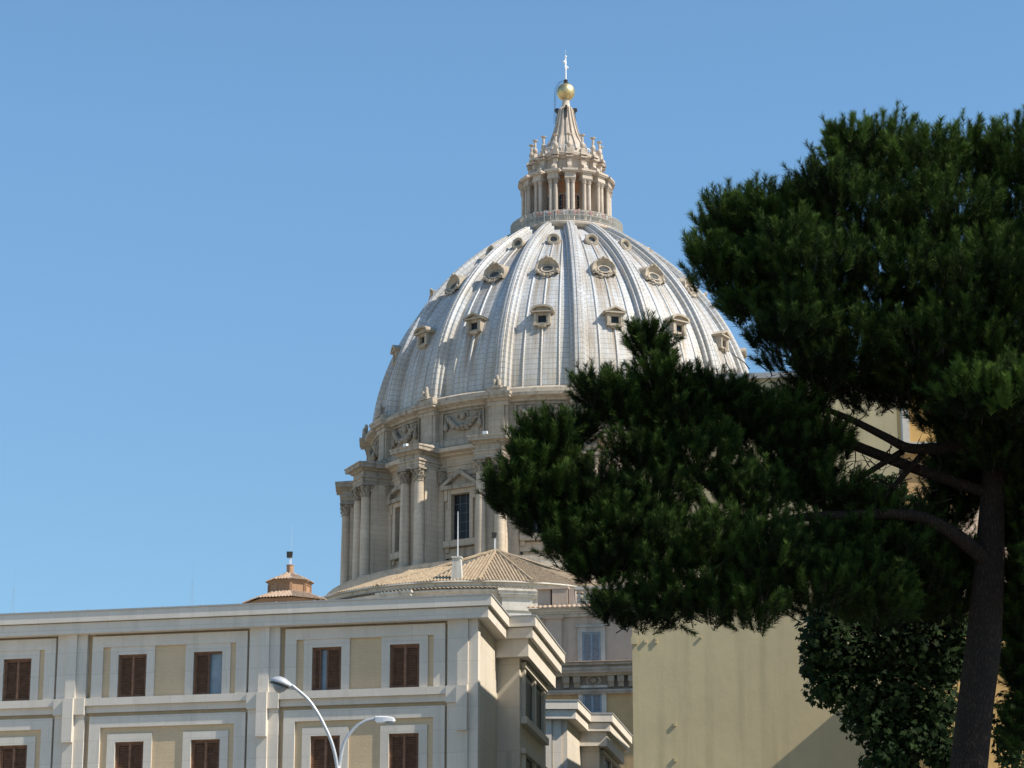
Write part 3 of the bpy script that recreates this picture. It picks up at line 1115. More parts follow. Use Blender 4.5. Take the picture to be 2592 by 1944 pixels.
#@@APSE
# ------------------------------------------------------------------ tiled roofs
def tile_facet(b, apex, e0, e1, pitch=.34, amp=.1, lip=.05):
    """roman tiles laid down the slope of a triangular roof face"""
    apex, e0, e1 = Vector(apex), Vector(e0), Vector(e1)
    du = (e1 - e0)
    L = du.length
    du /= L
    w = apex - e0
    ua = w.dot(du)
    sv = w - du * ua
    H = sv.length
    sv /= H
    nrm = du.cross(sv)
    if nrm.z < 0:
        nrm = -nrm
    n = max(1, int(L / pitch))
    p = L / n
    for k in range(n):
        um = (k + .5) * p
        top = H * (um / ua if um < ua else (L - um) / (L - ua)) if 0 < ua < L else H * .5
        top = max(top, .15)
        rows = []
        m = max(1, int(top / .5))
        for j in range(m + 1):
            v = -lip + (top + lip) * j / m
            row = []
            for q in range(6):
                a = math.pi * (q - .5) / 4 if q < 5 else None
                if q < 5:
                    a = math.pi * q / 4
                    uu, hh = um - p * .32 * math.cos(a), amp * math.sin(a) + .012 * (1 if j % 2 else -1)
                else:
                    uu, hh = um + p * .5, -.01
                row.append(e0 + du * uu + sv * v + nrm * hh)
            rows.append([e0 + du * (um - p * .5) + sv * v - nrm * .01] + row)
        b.grid(rows)
        # tile mouth at the eave
        r0 = rows[0]
        b.add([tuple(x) for x in r0[1:6]], [(0, 1, 2, 3, 4)])


apse = thing('basilica_apse', 'round stone apse with a low fan of ochre roof tiles in front of the drum', 'apse', (-3.4, 282, 0))
AC, AR = Vector((-3.4, 282, 0)), 19.7
APEX = at(1255, 1394, 275.5)
EZ = 54.15
NA = 12
ring = [AC + Vector((AR * math.sin(R(-97 + 194 * k / NA)), -AR * math.cos(R(-97 + 194 * k / NA)), EZ)) for k in range(NA + 1)]
b = MB()
for k in range(NA):
    tile_facet(b, APEX, ring[k], ring[k + 1])
b.build('tiled_roof', M['tile'], apse, world=True, recalc=False)
b = MB()
for k in (4, 6, 7, 8, 10):
    p0 = ring[k] + Vector((0, 0, .05)); p1 = APEX + Vector((0, 0, .06))
    b.tube([p0.lerp(p1, i / 12) for i in range(13)], .17, 6)
b.build('hip_tiles', M['tile'], apse, world=True)
c = (AC.x, AC.y)
b = MB()
b.lathe([(AR - .1, EZ - .02), (AR - .05, EZ - .16), (AR - .45, EZ - .2), (AR - .5, EZ - .85), (AR - .1, EZ - .9)], 72, c, R(-100), R(100))
b.build('eave_band', M['apse'], apse, 30, world=True)
b = MB()
for k in range(150):
    a = R(-95 + 190 * k / 150)
    a2 = R(-95 + 190 * (k + 1) / 150)
    rows = []
    for rr, zz in ((AR - .5, EZ - .62), (AR + .12, EZ - .86)):
        rows.append([(c[0] + rr * math.sin(a + (a2 - a) * q / 4), c[1] - rr * math.cos(a + (a2 - a) * q / 4), zz + .1 * math.sin(math.pi * q / 4)) for q in range(5)])
    b.grid(rows)
b.build('lower_tile_lip', M['tile'], apse, world=True, recalc=False)
b = MB()
b.lathe([(AR - .1, EZ - .9), (AR - .02, EZ - 1.0), (AR - .1, EZ - 1.15), (AR - .5, EZ - 1.35), (AR - .6, EZ - 1.7), (AR - .75, EZ - 1.75), (AR - .75, EZ - 2.6), (AR - .62, EZ - 2.7), (AR - .62, EZ - 3.0), (AR - .9, EZ - 3.1), (AR - .9, 0)],
        72, c, R(-100), R(100))
b.build('apse_wall', M['apse'], apse, 30, world=True)
for aa in (-26, 11.5, 47):
    m4 = Matrix.Translation(Vector((c[0], c[1], 0))) @ Matrix.Rotation(R(aa), 4, 'Z')
    b = MB(m4)
    b.box(-1.5, 1.5, -AR + .2, -AR + 1.2, 20, EZ - 3.1)
    b.box(-2.1, 2.1, -AR + .5, -AR + 1.3, 20, EZ - 3.1)
    for (w, d, z0, z1) in ((1.62, .05, 3.1, 2.85), (1.55, .12, 2.85, 1.75), (1.75, -.1, 1.75, 1.45), (1.95, -.3, 1.45, 1.15), (2.1, -.45, 1.15, .92)):
        b.box(-w, w, -AR + d, -AR + 1.2, EZ - z0, EZ - z1)
    b.build('apse_pilaster', M['apse'], apse, world=True)
# white chimney block at the eave
q0 = at(1157, 1466, 263.5)
b = MB(Matrix.Translation(q0) @ Matrix.Rotation(R(-9), 4, 'Z'))
b.add([(-.56, -.5, -.2), (.56, -.5, -.2), (.56, .5, -.2), (-.56, .5, -.2), (-.42, -.4, 2.15), (.42, -.4, 2.15), (.42, .4, 2.15), (-.42, .4, 2.15)],
      [(0, 3, 2, 1), (4, 5, 6, 7), (0, 1, 5, 4), (1, 2, 6, 5), (2, 3, 7, 6), (3, 0, 4, 7)])
b.box(-.52, .52, -.5, .5, 2.15, 2.32)
b.build('chimney', M['apse'], apse, world=True)
t = thing('flagpole', 'thin pale pole rising from the white chimney on the tiled roof', 'pole', q0 + Vector((.05, 0, 2.32)))
b = MB(); b.tube([(0, 0, 0), (0, 0, 4.8)], [.065, .03], 8); b.build('pole', M['white_metal'], t)
b = MB(); b.tube([(.28, 0, 0), (.06, 0, 3.6)], .012, 4); b.build('stay_wire', M['dark'], t)


def horn_box(loc, label, h):
    t = thing('loudspeaker', label, 'loudspeaker', loc)
    b = MB(); b.tube([(0, 0, 0), (0, 0, h)], .045, 6); b.tube([(.12, 0, 0), (.12, 0, h)], .03, 6); b.build('post', M['white_metal'], t)
    b = MB()
    b.add([(-.28, -.25, h), (.2, -.25, h), (.2, .25, h), (-.28, .25, h), (-.3, -.32, h + .52), (.26, -.32, h + .52), (.26, .25, h + .52), (-.3, .25, h + .52)],
          [(0, 3, 2, 1), (4, 5, 6, 7), (0, 1, 5, 4), (1, 2, 6, 5), (2, 3, 7, 6), (3, 0, 4, 7)])
    o = b.build('housing', M['dark'], t)
    return t


horn_box(APEX + Vector((-.15, .1, 0)), 'black box on a post at the peak of the fan-shaped tiled roof', 1.45)

# ------------------------------------------------------------------ small brick cupola
CU = at(733, 1503, 240)
cup = thing('brick_cupola', 'small octagonal brick turret with two tiers of tiled roof above the office block', 'cupola', (CU.x, CU.y, 0))
cc = (CU.x, CU.y)


def oct_(r, z, off=8):
    return [Vector((cc[0] + r * math.sin(R(off + 45 * k)), cc[1] - r * math.cos(R(off + 45 * k)), z)) for k in range(8)]


b = MB()
lo, hi = oct_(1.92, 46.5), oct_(1.92, 49.25)
b.prism([(p.x, p.y) for p in lo], 46.5, 49.3)
for r_, z0, z1 in ((2.0, 49.05, 49.2), (2.08, 49.2, 49.4)):
    b.prism([(p.x, p.y) for p in oct_(r_, 0)], z0, z1)
for p in oct_(1.93, 0):
    b.box(p.x - .12, p.x + .12, p.y - .12, p.y + .12, 46.6, 49.1)
b.build('brick_drum', M['brick'], cup, world=True)
b = MB()
e = oct_(2.25, 49.42)
ap = Vector((cc[0], cc[1], 50.45))
for k in range(8):
    tile_facet(b, ap, e[k], e[(k + 1) % 8], .26, .08)
b.build('upper_roof', M['tile_red'], cup, world=True, recalc=False)
b = MB()
e = oct_(4.35, 47.55 - .2)
ap = Vector((cc[0], cc[1], 49.05))
for k in range(8):
    tile_facet(b, ap, e[k], e[(k + 1) % 8], .30, .09)
b.build('lower_roof', M['tile_red'], cup, world=True, recalc=False)
b = MB(); b.prism([(p.x, p.y) for p in oct_(4.0, 0)], 0, 47.3); b.build('base', M['brick'], cup, world=True)
b = MB(); b.lathe([(.33, 50.2), (.33, 50.95), (.37, 51.0), (.37, 51.08), (.2, 51.1)], 12, cc); b.build('chimney', M['brick'], cup, 30, world=True)
horn_box(Vector((cc[0] - .05, cc[1], 51.08)), 'black box on a short post above the small brick cupola', .72)
t = thing('antenna', 'hair-thin aerial rising above the black box on the cupola', 'antenna', (cc[0] + .05, cc[1] + .2, 51.05))
b = MB(); b.tube([(0, 0, 0), (0, 0, 3.9)], [.022, .01], 5); b.build('mast', M['steel'], t)

#@@OFFICE
# ------------------------------------------------------------------ travertine office block
def inset(poly, ds):
    """offset every edge of a plan polygon inwards (clockwise or not) by its own distance"""
    n = len(poly)
    area = sum(poly[i][0] * poly[(i + 1) % n][1] - poly[(i + 1) % n][0] * poly[i][1] for i in range(n))
    sg = 1 if area > 0 else -1
    if not hasattr(ds, '__len__'):
        ds = [ds] * n
    lines = []
    for i in range(n):
        p, q = Vector(poly[i]), Vector(poly[(i + 1) % n])
        d = (q - p).normalized()
        nn = Vector((-d.y, d.x)) * sg
        lines.append((p + nn * ds[i], d))
    out = []
    for i in range(n):
        (p, d), (q, e) = lines[i - 1], lines[i]
        cr = d.x * e.y - d.y * e.x
        s_ = ((q - p).x * e.y - (q - p).y * e.x) / cr
        out.append(tuple(p + d * s_))
    return out


ZT = 20.5
UD = Vector((-.977, .213)).normalized()
ND = Vector((-.213, -.977)).normalized()
C1, C2, C3, C4 = Vector((-.789, 96.716)), Vector((-.109, 101.348)), Vector((.916, 101.094)), Vector((2.255, 110.08))
C0 = C1 + UD * 30
C5 = C0 + Vector((1.34, 8.99))
plan = [tuple(C0), tuple(C1), tuple(C2), tuple(C3), tuple(C4), tuple(C5)]     # edges: 0 facade, 1 end, 2 second front, 3 second end, 4 back, 5 far side
office = thing('office_block', 'pale travertine office block with brown shutters and deep stepped cornice, filling lower left', 'office building', (C1.x, C1.y, 0))


def cornice(b, plan, zt, base=0.0):
    for z0, z1, ds in ((zt - .42, zt - .04, 0.0), (zt - .445, zt - .42, .30), (zt - .86, zt - .445, .13)):
        b.prism(inset(plan, ds + base), z0, z1)


b = MB(); cornice(b, plan, ZT); b.build('cornice', M['trav'], office, world=True)
b = MB(); b.prism(inset(plan, -.035), ZT - .04, ZT + .02)
for k in range(14):
    p = C1 + UD * (.8 + 1.53 * k)
    p2 = p - ND * .02
    b.box(p2.x - .03, p2.x + .03, p2.y, p2.y + .1, ZT + .01, ZT + .055)
b.build('coping', M['coping'], office, world=True)
b = MB(); b.prism(inset(plan, [.85, .6, .75, .75, .6, .6]), 0, ZT - .86); b.build('wall', M['trav_end'], office, world=True)
block2 = [tuple(C1 + Vector((.2, 1.2)) - Vector((3, 0))), tuple(C2 + Vector((-3.0, .75))), tuple(C2), tuple(C3), tuple(C4), tuple(C4 + UD * 3)]
fr_ = [tuple(C2 + UD * 3), tuple(C3), tuple(C4), tuple(C4 + UD * 4)]
b = MB(); b.prism(inset(fr_, [.33, .33, .6, 0]), ZT - 1.56, ZT - .86); b.build('frieze', M['trav'], office, world=True)

# facade frame: u to the left, n towards the street, z up
base_pt = C1 - ND * .6
FM = Matrix(((UD.x, ND.x, 0, base_pt.x), (UD.y, ND.y, 0, base_pt.y), (0, 0, 1, 0), (0, 0, 0, 1)))
ZW = ZT - .86
STOREY = 3.39
PILS = [1.18 + 7.83 * k for k in range(4)]


def holes_panel(b, u0, u1, z0, z1, holes, n0, n1):
    us = sorted({min(max(q, u0), u1) for q in (u0, u1, *[h[0] for h in holes], *[h[1] for h in holes])})
    zs = sorted({min(max(q, z0), z1) for q in (z0, z1, *[h[2] for h in holes], *[h[3] for h in holes])})
    for i in range(len(us) - 1):
        for j in range(len(zs) - 1):
            um, zm = (us[i] + us[i + 1]) / 2, (zs[j] + zs[j + 1]) / 2
            if any(h[0] < um < h[1] and h[2] < zm < h[3] for h in holes):
                continue
            b.box(us[i], us[i + 1], n0, n1, zs[j], zs[j + 1])


def shutter_window(parent, mat4, u0, u1, z0, z1, n, mode, mats, slats=22):
    """frame with two louvred leaves and a pane behind; u0 < u1, outward is +n"""
    wood, glass = mats
    f = MB(mat4)
    t = .05
    f.box(u0, u0 + t, n - .08, n, z0, z1); f.box(u1 - t, u1, n - .08, n, z0, z1)
    f.box(u0 + t, u1 - t, n - .08, n, z1 - t, z1); f.box(u0 + t, u1 - t, n - .08, n, z0, z0 + t)
    if mode == 'closed':
        f.box((u0 + u1) / 2 - .035, (u0 + u1) / 2 + .035, n - .011, n + .012, z0 + t, z1 - t)
    w = f.build('window', M['wood_light'] if wood is M['wood'] else wood, parent, world=True)
    g = MB(mat4); g.box(u0 + t, u1 - t, n - .2, n - .16, z0 + t, z1 - t); g.build('pane', glass, w, world=True)
    a, c, e = u0 + t, (u0 + u1) / 2, u1 - t
    spans = [(a, c - .004), (c + .004, e)]
    if mode == 'half':
        spans = [(c + .03, e)]
    if mode == 'slit':
        spans = [(a, c + .03), (c + .25, e)]
    if mode == 'ajar':
        spans = [(c - .04, e)]
    for (s0, s1) in spans:
        q = MB(mat4)
        q.box(s0, s0 + .07, n - .055, n - .012, z0 + t, z1 - t); q.box(s1 - .07, s1, n - .055, n - .012, z0 + t, z1 - t)
        q.box(s0 + .07, s1 - .07, n - .055, n - .012, z1 - t - .08, z1 - t); q.box(s0 + .07, s1 - .07, n - .055, n - .012, z0 + t, z0 + t + .08)
        q.box(s0 + .07, s1 - .07, n - .1, n - .09, z0 + t + .08, z1 - t - .08)
        h = (z1 - z0 - 2 * t - .16) / slats
        for k in range(slats):
            zz = z0 + t + .08 + k * h
            q.add([(s0 + .07, n - .02, zz), (s1 - .07, n - .02, zz), (s1 - .07, n - .05, zz + h * .62), (s0 + .07, n - .05, zz + h * .62),
                   (s0 + .07, n - .028, zz - .012), (s1 - .07, n - .028, zz - .012), (s1 - .07, n - .058, zz + h * .62 - .012), (s0 + .07, n - .058, zz + h * .62 - .012)],
                  [(0, 1, 2, 3), (4, 7, 6, 5), (0, 4, 5, 1), (1, 5, 6, 2), (2, 6, 7, 3), (3, 7, 4, 0)])
        q.build('shutter', wood, w, world=True)
    return w


UEND = 24.2
for bay in range(4):
    u0, u1 = PILS[bay] + .62, (PILS[bay + 1] - .62 if bay < 3 else UEND + 5)
    fu0, fu1 = PILS[bay] + .71, PILS[bay] + 7.02                      # outer frame edges
    if bay == 3:
        fu0, fu1 = PILS[3] + .71, PILS[3] + 7.02
        if fu0 > UEND:
            continue
    for st in range(4):
        ztop = ZW if st == 0 else 16.58 - STOREY * (st - 1)
        zb = 17.13 - STOREY * st                                      # bottom of the storey: top of the belt course
        ft = 19.55 if st == 0 else 16.42 - STOREY * (st - 1)          # frame top
        fi = ft - .43
        so = 1.4 if bay == 3 else 0
        wl = [(PILS[bay] + 1.72, PILS[bay] + 2.88), (PILS[bay] + 4.79, PILS[bay] + 5.95)]
        wt = 18.81 - STOREY * st
        holes = [(a, c, zb, wt) for a, c in wl]
        b = MB(FM)
        holes_panel(b, fu0 + .02, fu1 - .02, zb, ft - .02, holes, -.27, 0.0)
        b.box(PILS[bay] + .60, fu0 + .02, -.27, -.13, zb, ztop); b.box(fu1 - .02, PILS[bay] + 7.23, -.27, -.13, zb, ztop); b.box(fu0 + .02, fu1 - .02, -.27, -.13, ft - .02, ztop)
        b.build('brick_infill', M['ochre_brick'], office, world=True)
        b = MB(FM)                                                    # stone frame round the pair
        b.box(fu0, fu0 + .45, -.2, .10, zb, ft); b.box(fu1 - .45, fu1, -.2, .10, zb, ft); b.box(fu0 + .45, fu1 - .45, -.2, .10, fi, ft)
        b.build('bay_frame', M['trav'], office, world=True)
        for a, c in wl:
            tz = min(wt + .32, fi)
            b = MB(FM); holes_panel(b, a - .33, c + .33, zb, tz, [(a, c, zb - 1, wt)], -.05, .055)
            b.build('window_surround', M['trav'], office, world=True)
        if st < 2:
            for wi, (a, c) in enumerate(wl):
                # photo order: bay 0 is the right-hand one
                mode = {(0, 1): 'slit', (1, 0): 'ajar'}.get((bay, wi), 'closed') if st == 0 else 'closed'
                shutter_window(office, FM, a, c, zb + .001, wt, -.07, mode, (M['wood'], M['curtain']))
        # belt course below
        b = MB(FM)
        b.box(PILS[bay] + .62, PILS[bay] + 7.21, -.2, .22, zb - .29, zb)
        b.box(PILS[bay] + .62, PILS[bay] + 7.21, -.2, .06, zb - .55, zb - .29)
        b.build('belt_course', M['trav'], office, world=True)
for k, pu in enumerate(PILS):
    b = MB(FM)
    first = k == 0
    for st in range(4):
        zt_ = ZW if st == 0 else 16.5 - STOREY * (st - 1)
        zb = 17.13 - STOREY * st
        for s0, s1 in ((-.61, -.205), (.205, .61)):
            if first and s0 < 0:
                continue
            b.box(pu + s0, pu + s1, -.27, .13, zb, zt_)
            b.box(pu + s0 - (0.02 if s0 < 0 else 0), pu + s1 + (.02 if s0 > 0 else 0), -.27, .27, zb - .63, zb)
        b.box(pu - .205, pu + .205, -.27, .22, zb, (ZW if st == 0 else 15.43 - STOREY * (st - 1)) - (0 if st == 0 else 0))
        if st > 0:
            pass
        b.box(pu - .205, pu + .205, -.27, .38, zb - 1.70, zb)
        if st > 0:
            pass
    b.build('pilaster', M['trav'], office, world=True)
b = MB(FM)                                                            # plain corner strip
b.box(.605, PILS[0] - .205, -.27, .13, 0, ZW)
b.build('corner_strip', M['trav'], office, world=True)


def end_window(b3, c3, c4, zt, parent):
    """tall recessed openings on the stepped end wall"""
    d = (c4 - c3); L = d.length; d = d / L
    nn = Vector((d.y, -d.x))
    if nn.x < 0:
        nn = -nn
    p = c3 - nn * .75
    m4 = Matrix(((d.x, nn.x, 0, p.x), (d.y, nn.y, 0, p.y), (0, 0, 1, 0), (0, 0, 0, 1)))
    for st in range(2):
        z1 = zt - 1.85 - STOREY * st
        z0 = z1 - 1.95
        fr = MB(m4)
        fr.box(1.35, 1.65, -.05, .14, z0, z1); fr.box(4.2, 4.6, -.05, .14, z0, z1); fr.box(7.0, 7.4, -.05, .14, z0, z1)
        fr.box(1.15, 7.7, -.05, .2, z1, z1 + .2); fr.box(1.15, 7.7, -.05, .24, z0 - .28, z0)
        f = fr.build('end_window', M['trav_end'], parent, world=True)
        g = MB(m4); g.box(1.65, 4.2, -.02, .01, z0, z1); g.box(4.6, 7.0, -.02, .01, z0, z1); g.build('pane', M['glass'], f, world=True)


end_window(None, C3, C4, ZT, office)

# the next wing of the same kind, farther back
W = [Vector((-8.0, 123.02)), Vector((3.126, 123.02)), Vector((3.847, 127.21)), Vector((4.91, 127.21)), Vector((6.235, 135.28)), Vector((-7, 137))]
wplan = [tuple(p) for p in W]
wing = thing('rear_wing', 'cream stone wing with the same stepped cornice, standing lower behind the block', 'office building', (3.1, 123, 0))
b = MB(); cornice(b, wplan, ZT); b.build('cornice', M['trav'], wing, world=True)
b = MB(); b.prism(inset(wplan, -.035), ZT - .04, ZT + .02); b.build('coping', M['coping'], wing, world=True)
b = MB(); b.prism(inset(wplan, [.6, .6, .75, .75, .6, .6]), 0, ZT - .86); b.build('wall', M['trav_end'], wing, world=True)
b = MB(); b.prism(inset([(W[2].x - 3, W[2].y), tuple(W[3]), tuple(W[4]), (W[4].x - 4, W[4].y)], [.33, .33, .6, 0]), ZT - 1.56, ZT - .86); b.build('frieze', M['trav'], wing, world=True)
for u, w_, n_ in ((-.4, .42, .10), (-.85, .4, .2), (-1.3, .4, .12)):
    b = MB(); x = W[1].x - .6 + u
    b.box(x - w_ / 2, x + w_ / 2, W[1].y + .6 - n_, W[1].y + .9, 0, ZT - .86)
    b.build('pilaster', M['trav'], wing, world=True)
end_window(None, W[3], W[4], ZT, wing)

#@@PINK
# ------------------------------------------------------------------ pink palace wall behind
PK = at(1345, 1550, 158)
pd = Vector((.986, -.167)).normalized()
pn = Vector((-.167, -.986)).normalized()
o_ = Vector((PK.x, PK.y))
PM = Matrix(((pd.x, pn.x, 0, o_.x), (pd.y, pn.y, 0, o_.y), (0, 0, 1, 0), (0, 0, 0, 1)))
pink = thing('pink_palace', 'faded pink plaster palace with blue-grey shutters, balustrade and bracketed cornice', 'palace', (PK.x, PK.y, 0))
zz = lambda py: zat(py, 158)
b = MB(PM); b.box(.35, 16, -9, 0, zz(1690), zz(1560)); b.build('upper_wall', M['pink'], pink, world=True)
b = MB(PM); b.box(-1.0, 16, -9, .1, 0, zz(1760)); b.build('lower_wall', M['ochre_pale'], pink, world=True)
for x0, x1 in ((.95, 1.9), (4.9 + 2.6, 8.4)):
    b = MB(PM)
    b.box(x0, x1, -.1, .22, zz(1690), zz(1566)); b.box(x0 - .12, x1 + .12, -.1, .35, zz(1570), zz(1560))
    b.build('pilaster', M['pink'], pink, world=True)
b = MB(PM)
z5, z6 = zz(1566), zz(1546)
for k, (n_, a, c) in enumerate(((.18, 0, .35), (.32, .35, .6), (.5, .6, .85), (.7, .85, 1.0))):
    b.box(.2 - n_ * .4, 16, -9, n_, z5 + (z6 - z5) * a, z5 + (z6 - z5) * c)
b.build('upper_cornice', M['trim'], pink, world=True)


def tile_edge(b, x0, x1, n_out, n_in, z0, z1, pitch=.3):
    n = int((x1 - x0) / pitch)
    for k in range(n):
        u = x0 + k * pitch
        b.grid([[(u + pitch * q / 4, nn_, z_ + .09 * math.sin(math.pi * q / 4)) for q in range(5)] for nn_, z_ in ((n_out, z0), (n_in, z1))])
        b.add([(u + pitch * q / 4, n_out, z0 + .09 * math.sin(math.pi * q / 4)) for q in range(5)], [(0, 1, 2, 3, 4)])


b = MB(PM); tile_edge(b, -.2, 16, .85, 0, z6, z6 + .25); b.build('upper_tile_edge', M['tile_red'], pink, world=True, recalc=False)
# parapet blocks and balustrade
zp0, zp1 = zz(1546), zz(1492)
b = MB(PM)
b.box(.35, 1.15, -1.2, -.25, zp0, zp1); b.box(1.28, 2.25, -1.2, -.1, zp0, zp1); b.box(2.3, 2.62, -1.2, -.2, zp0, zp1)
b.box(.30, 2.3, -1.25, -.04, zp1, zp1 + .14)
b.build('parapet_blocks', M['pink'], pink, world=True)
b = MB(PM)
b.box(2.66, 9, -.75, -.2, zp1 - .06, zp1 + .12); b.box(2.66, 9, -.75, -.2, zz(1532), zz(1528)); b.box(2.66, 9, -.75, -.3, zp0, zz(1532))
bz0, bz1 = zz(1528), zp1 - .06
for k in range(18):
    u = 2.9 + k * .36
    hh = bz1 - bz0
    b.lathe([(.09, bz0), (.07, bz0 + .1 * hh), (.13, bz0 + .35 * hh), (.06, bz0 + .7 * hh), (.09, bz0 + .85 * hh), (.09, bz1)], 8, (u, -.45))
b.build('balustrade', M['trim'], pink, 40, world=True)


def pink_window(px0, px1, py0, py1, nm_n):
    a = Vector((at(px0, py0, 158).x - o_.x)) if False else None
    k = 158 * math.cos(TILT) / F_PX * 1.045
    u0, u1 = (px0 - 1345) * k, (px1 - 1345) * k
    z0, z1 = zz(py1), zz(py0)
    s = MB(PM)
    s.box(u0 - .28, u0, -.05, nm_n + .12, z0 - .05, z1 + .3); s.box(u1, u1 + .28, -.05, nm_n + .12, z0 - .05, z1 + .3)
    s.box(u0, u1, -.05, nm_n + .12, z1, z1 + .3); s.box(u0 - .38, u1 + .38, -.05, nm_n + .2, z1 + .3, z1 + .45); s.box(u0 - .35, u1 + .35, -.05, nm_n + .2, z0 - .2, z0 - .05)
    s.build('window_surround', M['trim'], pink, world=True)
    w = shutter_window(pink, PM, u0, u1, z0, z1, nm_n + .075, 'closed', (M['blue_shutter'], M['glass']), 18)


pink_window(1476, 1523, 1605, 1682, .0)
pink_window(1477, 1525, 1759, 1812, .1)
# bracketed main cornice
b = MB(PM); b.box(-.2, 16, -3, .25, zz(1752), zz(1718)); b.build('frieze', M['weathered'], pink, world=True)
b = MB(PM)
b.box(-.2, 16, -3, .2, zz(1718), zz(1690))
for n_, y0, y1 in ((.62, 1718, 1712), (.95, 1712, 1706), (1.05, 1706, 1700), (.9, 1700, 1694), (1.15, 1694, 1688)):
    b.box(1.55 - (n_ - .25) * .5, 16, -3, n_, zz(y0), zz(y1))
    b.box(-2.0, 1.2 - n_ * .3, -3, n_ * .8, zz(y0 + 8), zz(y1 + 8) - .003)
b.box(-2, 16, -3, .42, zz(1757), zz(1752)); b.box(-2, 16, -3, .34, zz(1762), zz(1757))
b.build('main_cornice', M['weathered_pale'], pink, world=True)
for u in (.2, 1.25, 2.2, 2.85, 4.75 + .2, 5.55, 6.2, 7.6, 8.4):
    b = MB(PM); b.box(u - .2, u + .2, -.1, .6, zz(1734), zz(1719)); b.box(u - .17, u + .17, -.1, .42, zz(1746), zz(1734))
    b.build('bracket', M['carved'], pink, world=True)
b = MB(PM)
ro = (3.85, .27, zz(1728))
for k in range(12):
    a = 2 * math.pi * k / 12
    b.ball((ro[0] + .42 * math.cos(a), ro[1], ro[2] + .3 * math.sin(a)), .11, 6, 5, (1, .5, 1))
b.ball(ro, .2, 8, 6, (1, .5, 1))
b.build('rosette', M['carved'], pink, 60, world=True)
b = MB(PM); tile_edge(b, 1.5, 16, 1.3, .1, zz(1688), zz(1684)); b.build('main_tile_edge', M['tile_red'], pink, world=True, recalc=False)

#@@YELLOW
# ------------------------------------------------------------------ blank yellow gable building
YW = 81.0
YA = at(1601, 1700, YW)
yd = Vector((.992, -.127)).normalized()
yn = Vector((-.127, -.992)).normalized()
yo = Vector((YA.x, YW))
YM = Matrix(((yd.x, yn.x, 0, yo.x), (yd.y, yn.y, 0, yo.y), (0, 0, 1, 0), (0, 0, 0, 1)))
yel = thing('yellow_building', 'tall blank yellow plastered wall without windows behind the pine', 'building', (yo.x, yo.y, 0))
YT = zat(958, YW - .6)
b = MB(YM)
b.box(0, 8.5, -60, 0, 0, YT)
b.build('wall', M['yellow'], yel, world=True)
b = MB(YM); b.box(-.1, 8.6, -60.1, .12, YT, YT + .18); b.build('coping', M['coping'], yel, world=True)
k = YW / F_PX * .99
for px, py, w in ((1636, 1624, .09), (1663, 1618, .07), (1664, 1627, .07), (1779, 1617, .06), (1607, 1622, .2), (1708, 1836, .09), (1707, 1925, .1)):
    u, z = (px - 1601) * k, zat(py, YW)
    b = MB(YM); b.box(u - w / 2, u + w / 2, -.05, .06, z - w * .6, z + w * .6)
    b.build('wall_anchor', M['yellow'], yel, world=True)

# ochre houses at the right, seen through the trees
YO = 92.0
oX = at(2289, 1120, YO).x
zo = lambda py: zat(py, YO)
ob_ = thing('ochre_house', 'orange ochre house with white corner strips glimpsed through the pine boughs', 'house', (oX, YO, 0))
b = MB(); b.box(oX, 40, YO, 130, zo(1125), zo(930)); b.build('upper_wall', M['ochre'], ob_, world=True)
b = MB(); b.box(oX - .05, oX + .2, YO - .08, YO + .3, zo(1125), zo(930)); b.build('corner_strip', M['trim'], ob_, world=True)
b = MB(); b.box(oX - .3, 40, YO - .4, 130, zo(1150), zo(1125)); b.build('string_course', M['trim'], ob_, world=True)
b = MB(); b.box(oX, 40, YO, 130, 0, zo(1150)); b.build('lower_wall', M['ochre_pale'], ob_, world=True)
b = MB(); b.box(oX - .4, 40.3, YO - .4, 130, zo(930), zo(930) + .3); b.build('roof_edge', M['tile_red'], ob_, world=True)
an = thing('gabled_annex', 'low golden ochre house with a pitched roof behind the tree trunk at lower right', 'house', (20, 78, 0))
AX = 11.95
gy = [(79.4, 15.3), (75.6, 18.7), (72.0, 15.5)]
b = MB(Matrix(((0, 0, 1, 0), (1, 0, 0, 0), (0, 1, 0, 0), (0, 0, 0, 1))))
poly = [(72.0, 0), (79.4, 0)] + gy
n = len(poly)
b.add([(y, z, AX) for y, z in poly] + [(y, z, 34) for y, z in poly], [tuple(range(n)), tuple(range(2 * n - 1, n - 1, -1))] + [(i, (i + 1) % n, (i + 1) % n + n, i + n) for i in range(n)])
b.build('wall', M['ochre'], an, world=True)
b = MB()
for (y0, z0), (y1, z1) in ((gy[0], gy[1]), (gy[2], gy[1])):
    ye, ze = y0 + (y0 - y1) * .06, z0 - (z1 - z0) * .06
    b.add([(x, y, z + h) for h in (.05, .25) for x, y, z in ((AX - .2, ye, ze), (34, ye, ze), (34, y1, z1), (AX - .2, y1, z1))],
          [(0, 1, 2, 3), (4, 7, 6, 5), (0, 4, 5, 1), (1, 5, 6, 2), (2, 6, 7, 3), (3, 7, 4, 0)])
b.build('roof', M['tile_red'], an, world=True)
AMX = Matrix(((1, 0, 0, 0), (0, -1, 0, 72.0), (0, 0, 1, 0), (0, 0, 0, 1)))
shutter_window(an, AMX, 12.15, 12.75, zat(1700, 71.9), zat(1645, 71.9), .09, 'closed', (M['blue_shutter'], M['glass']), 12)

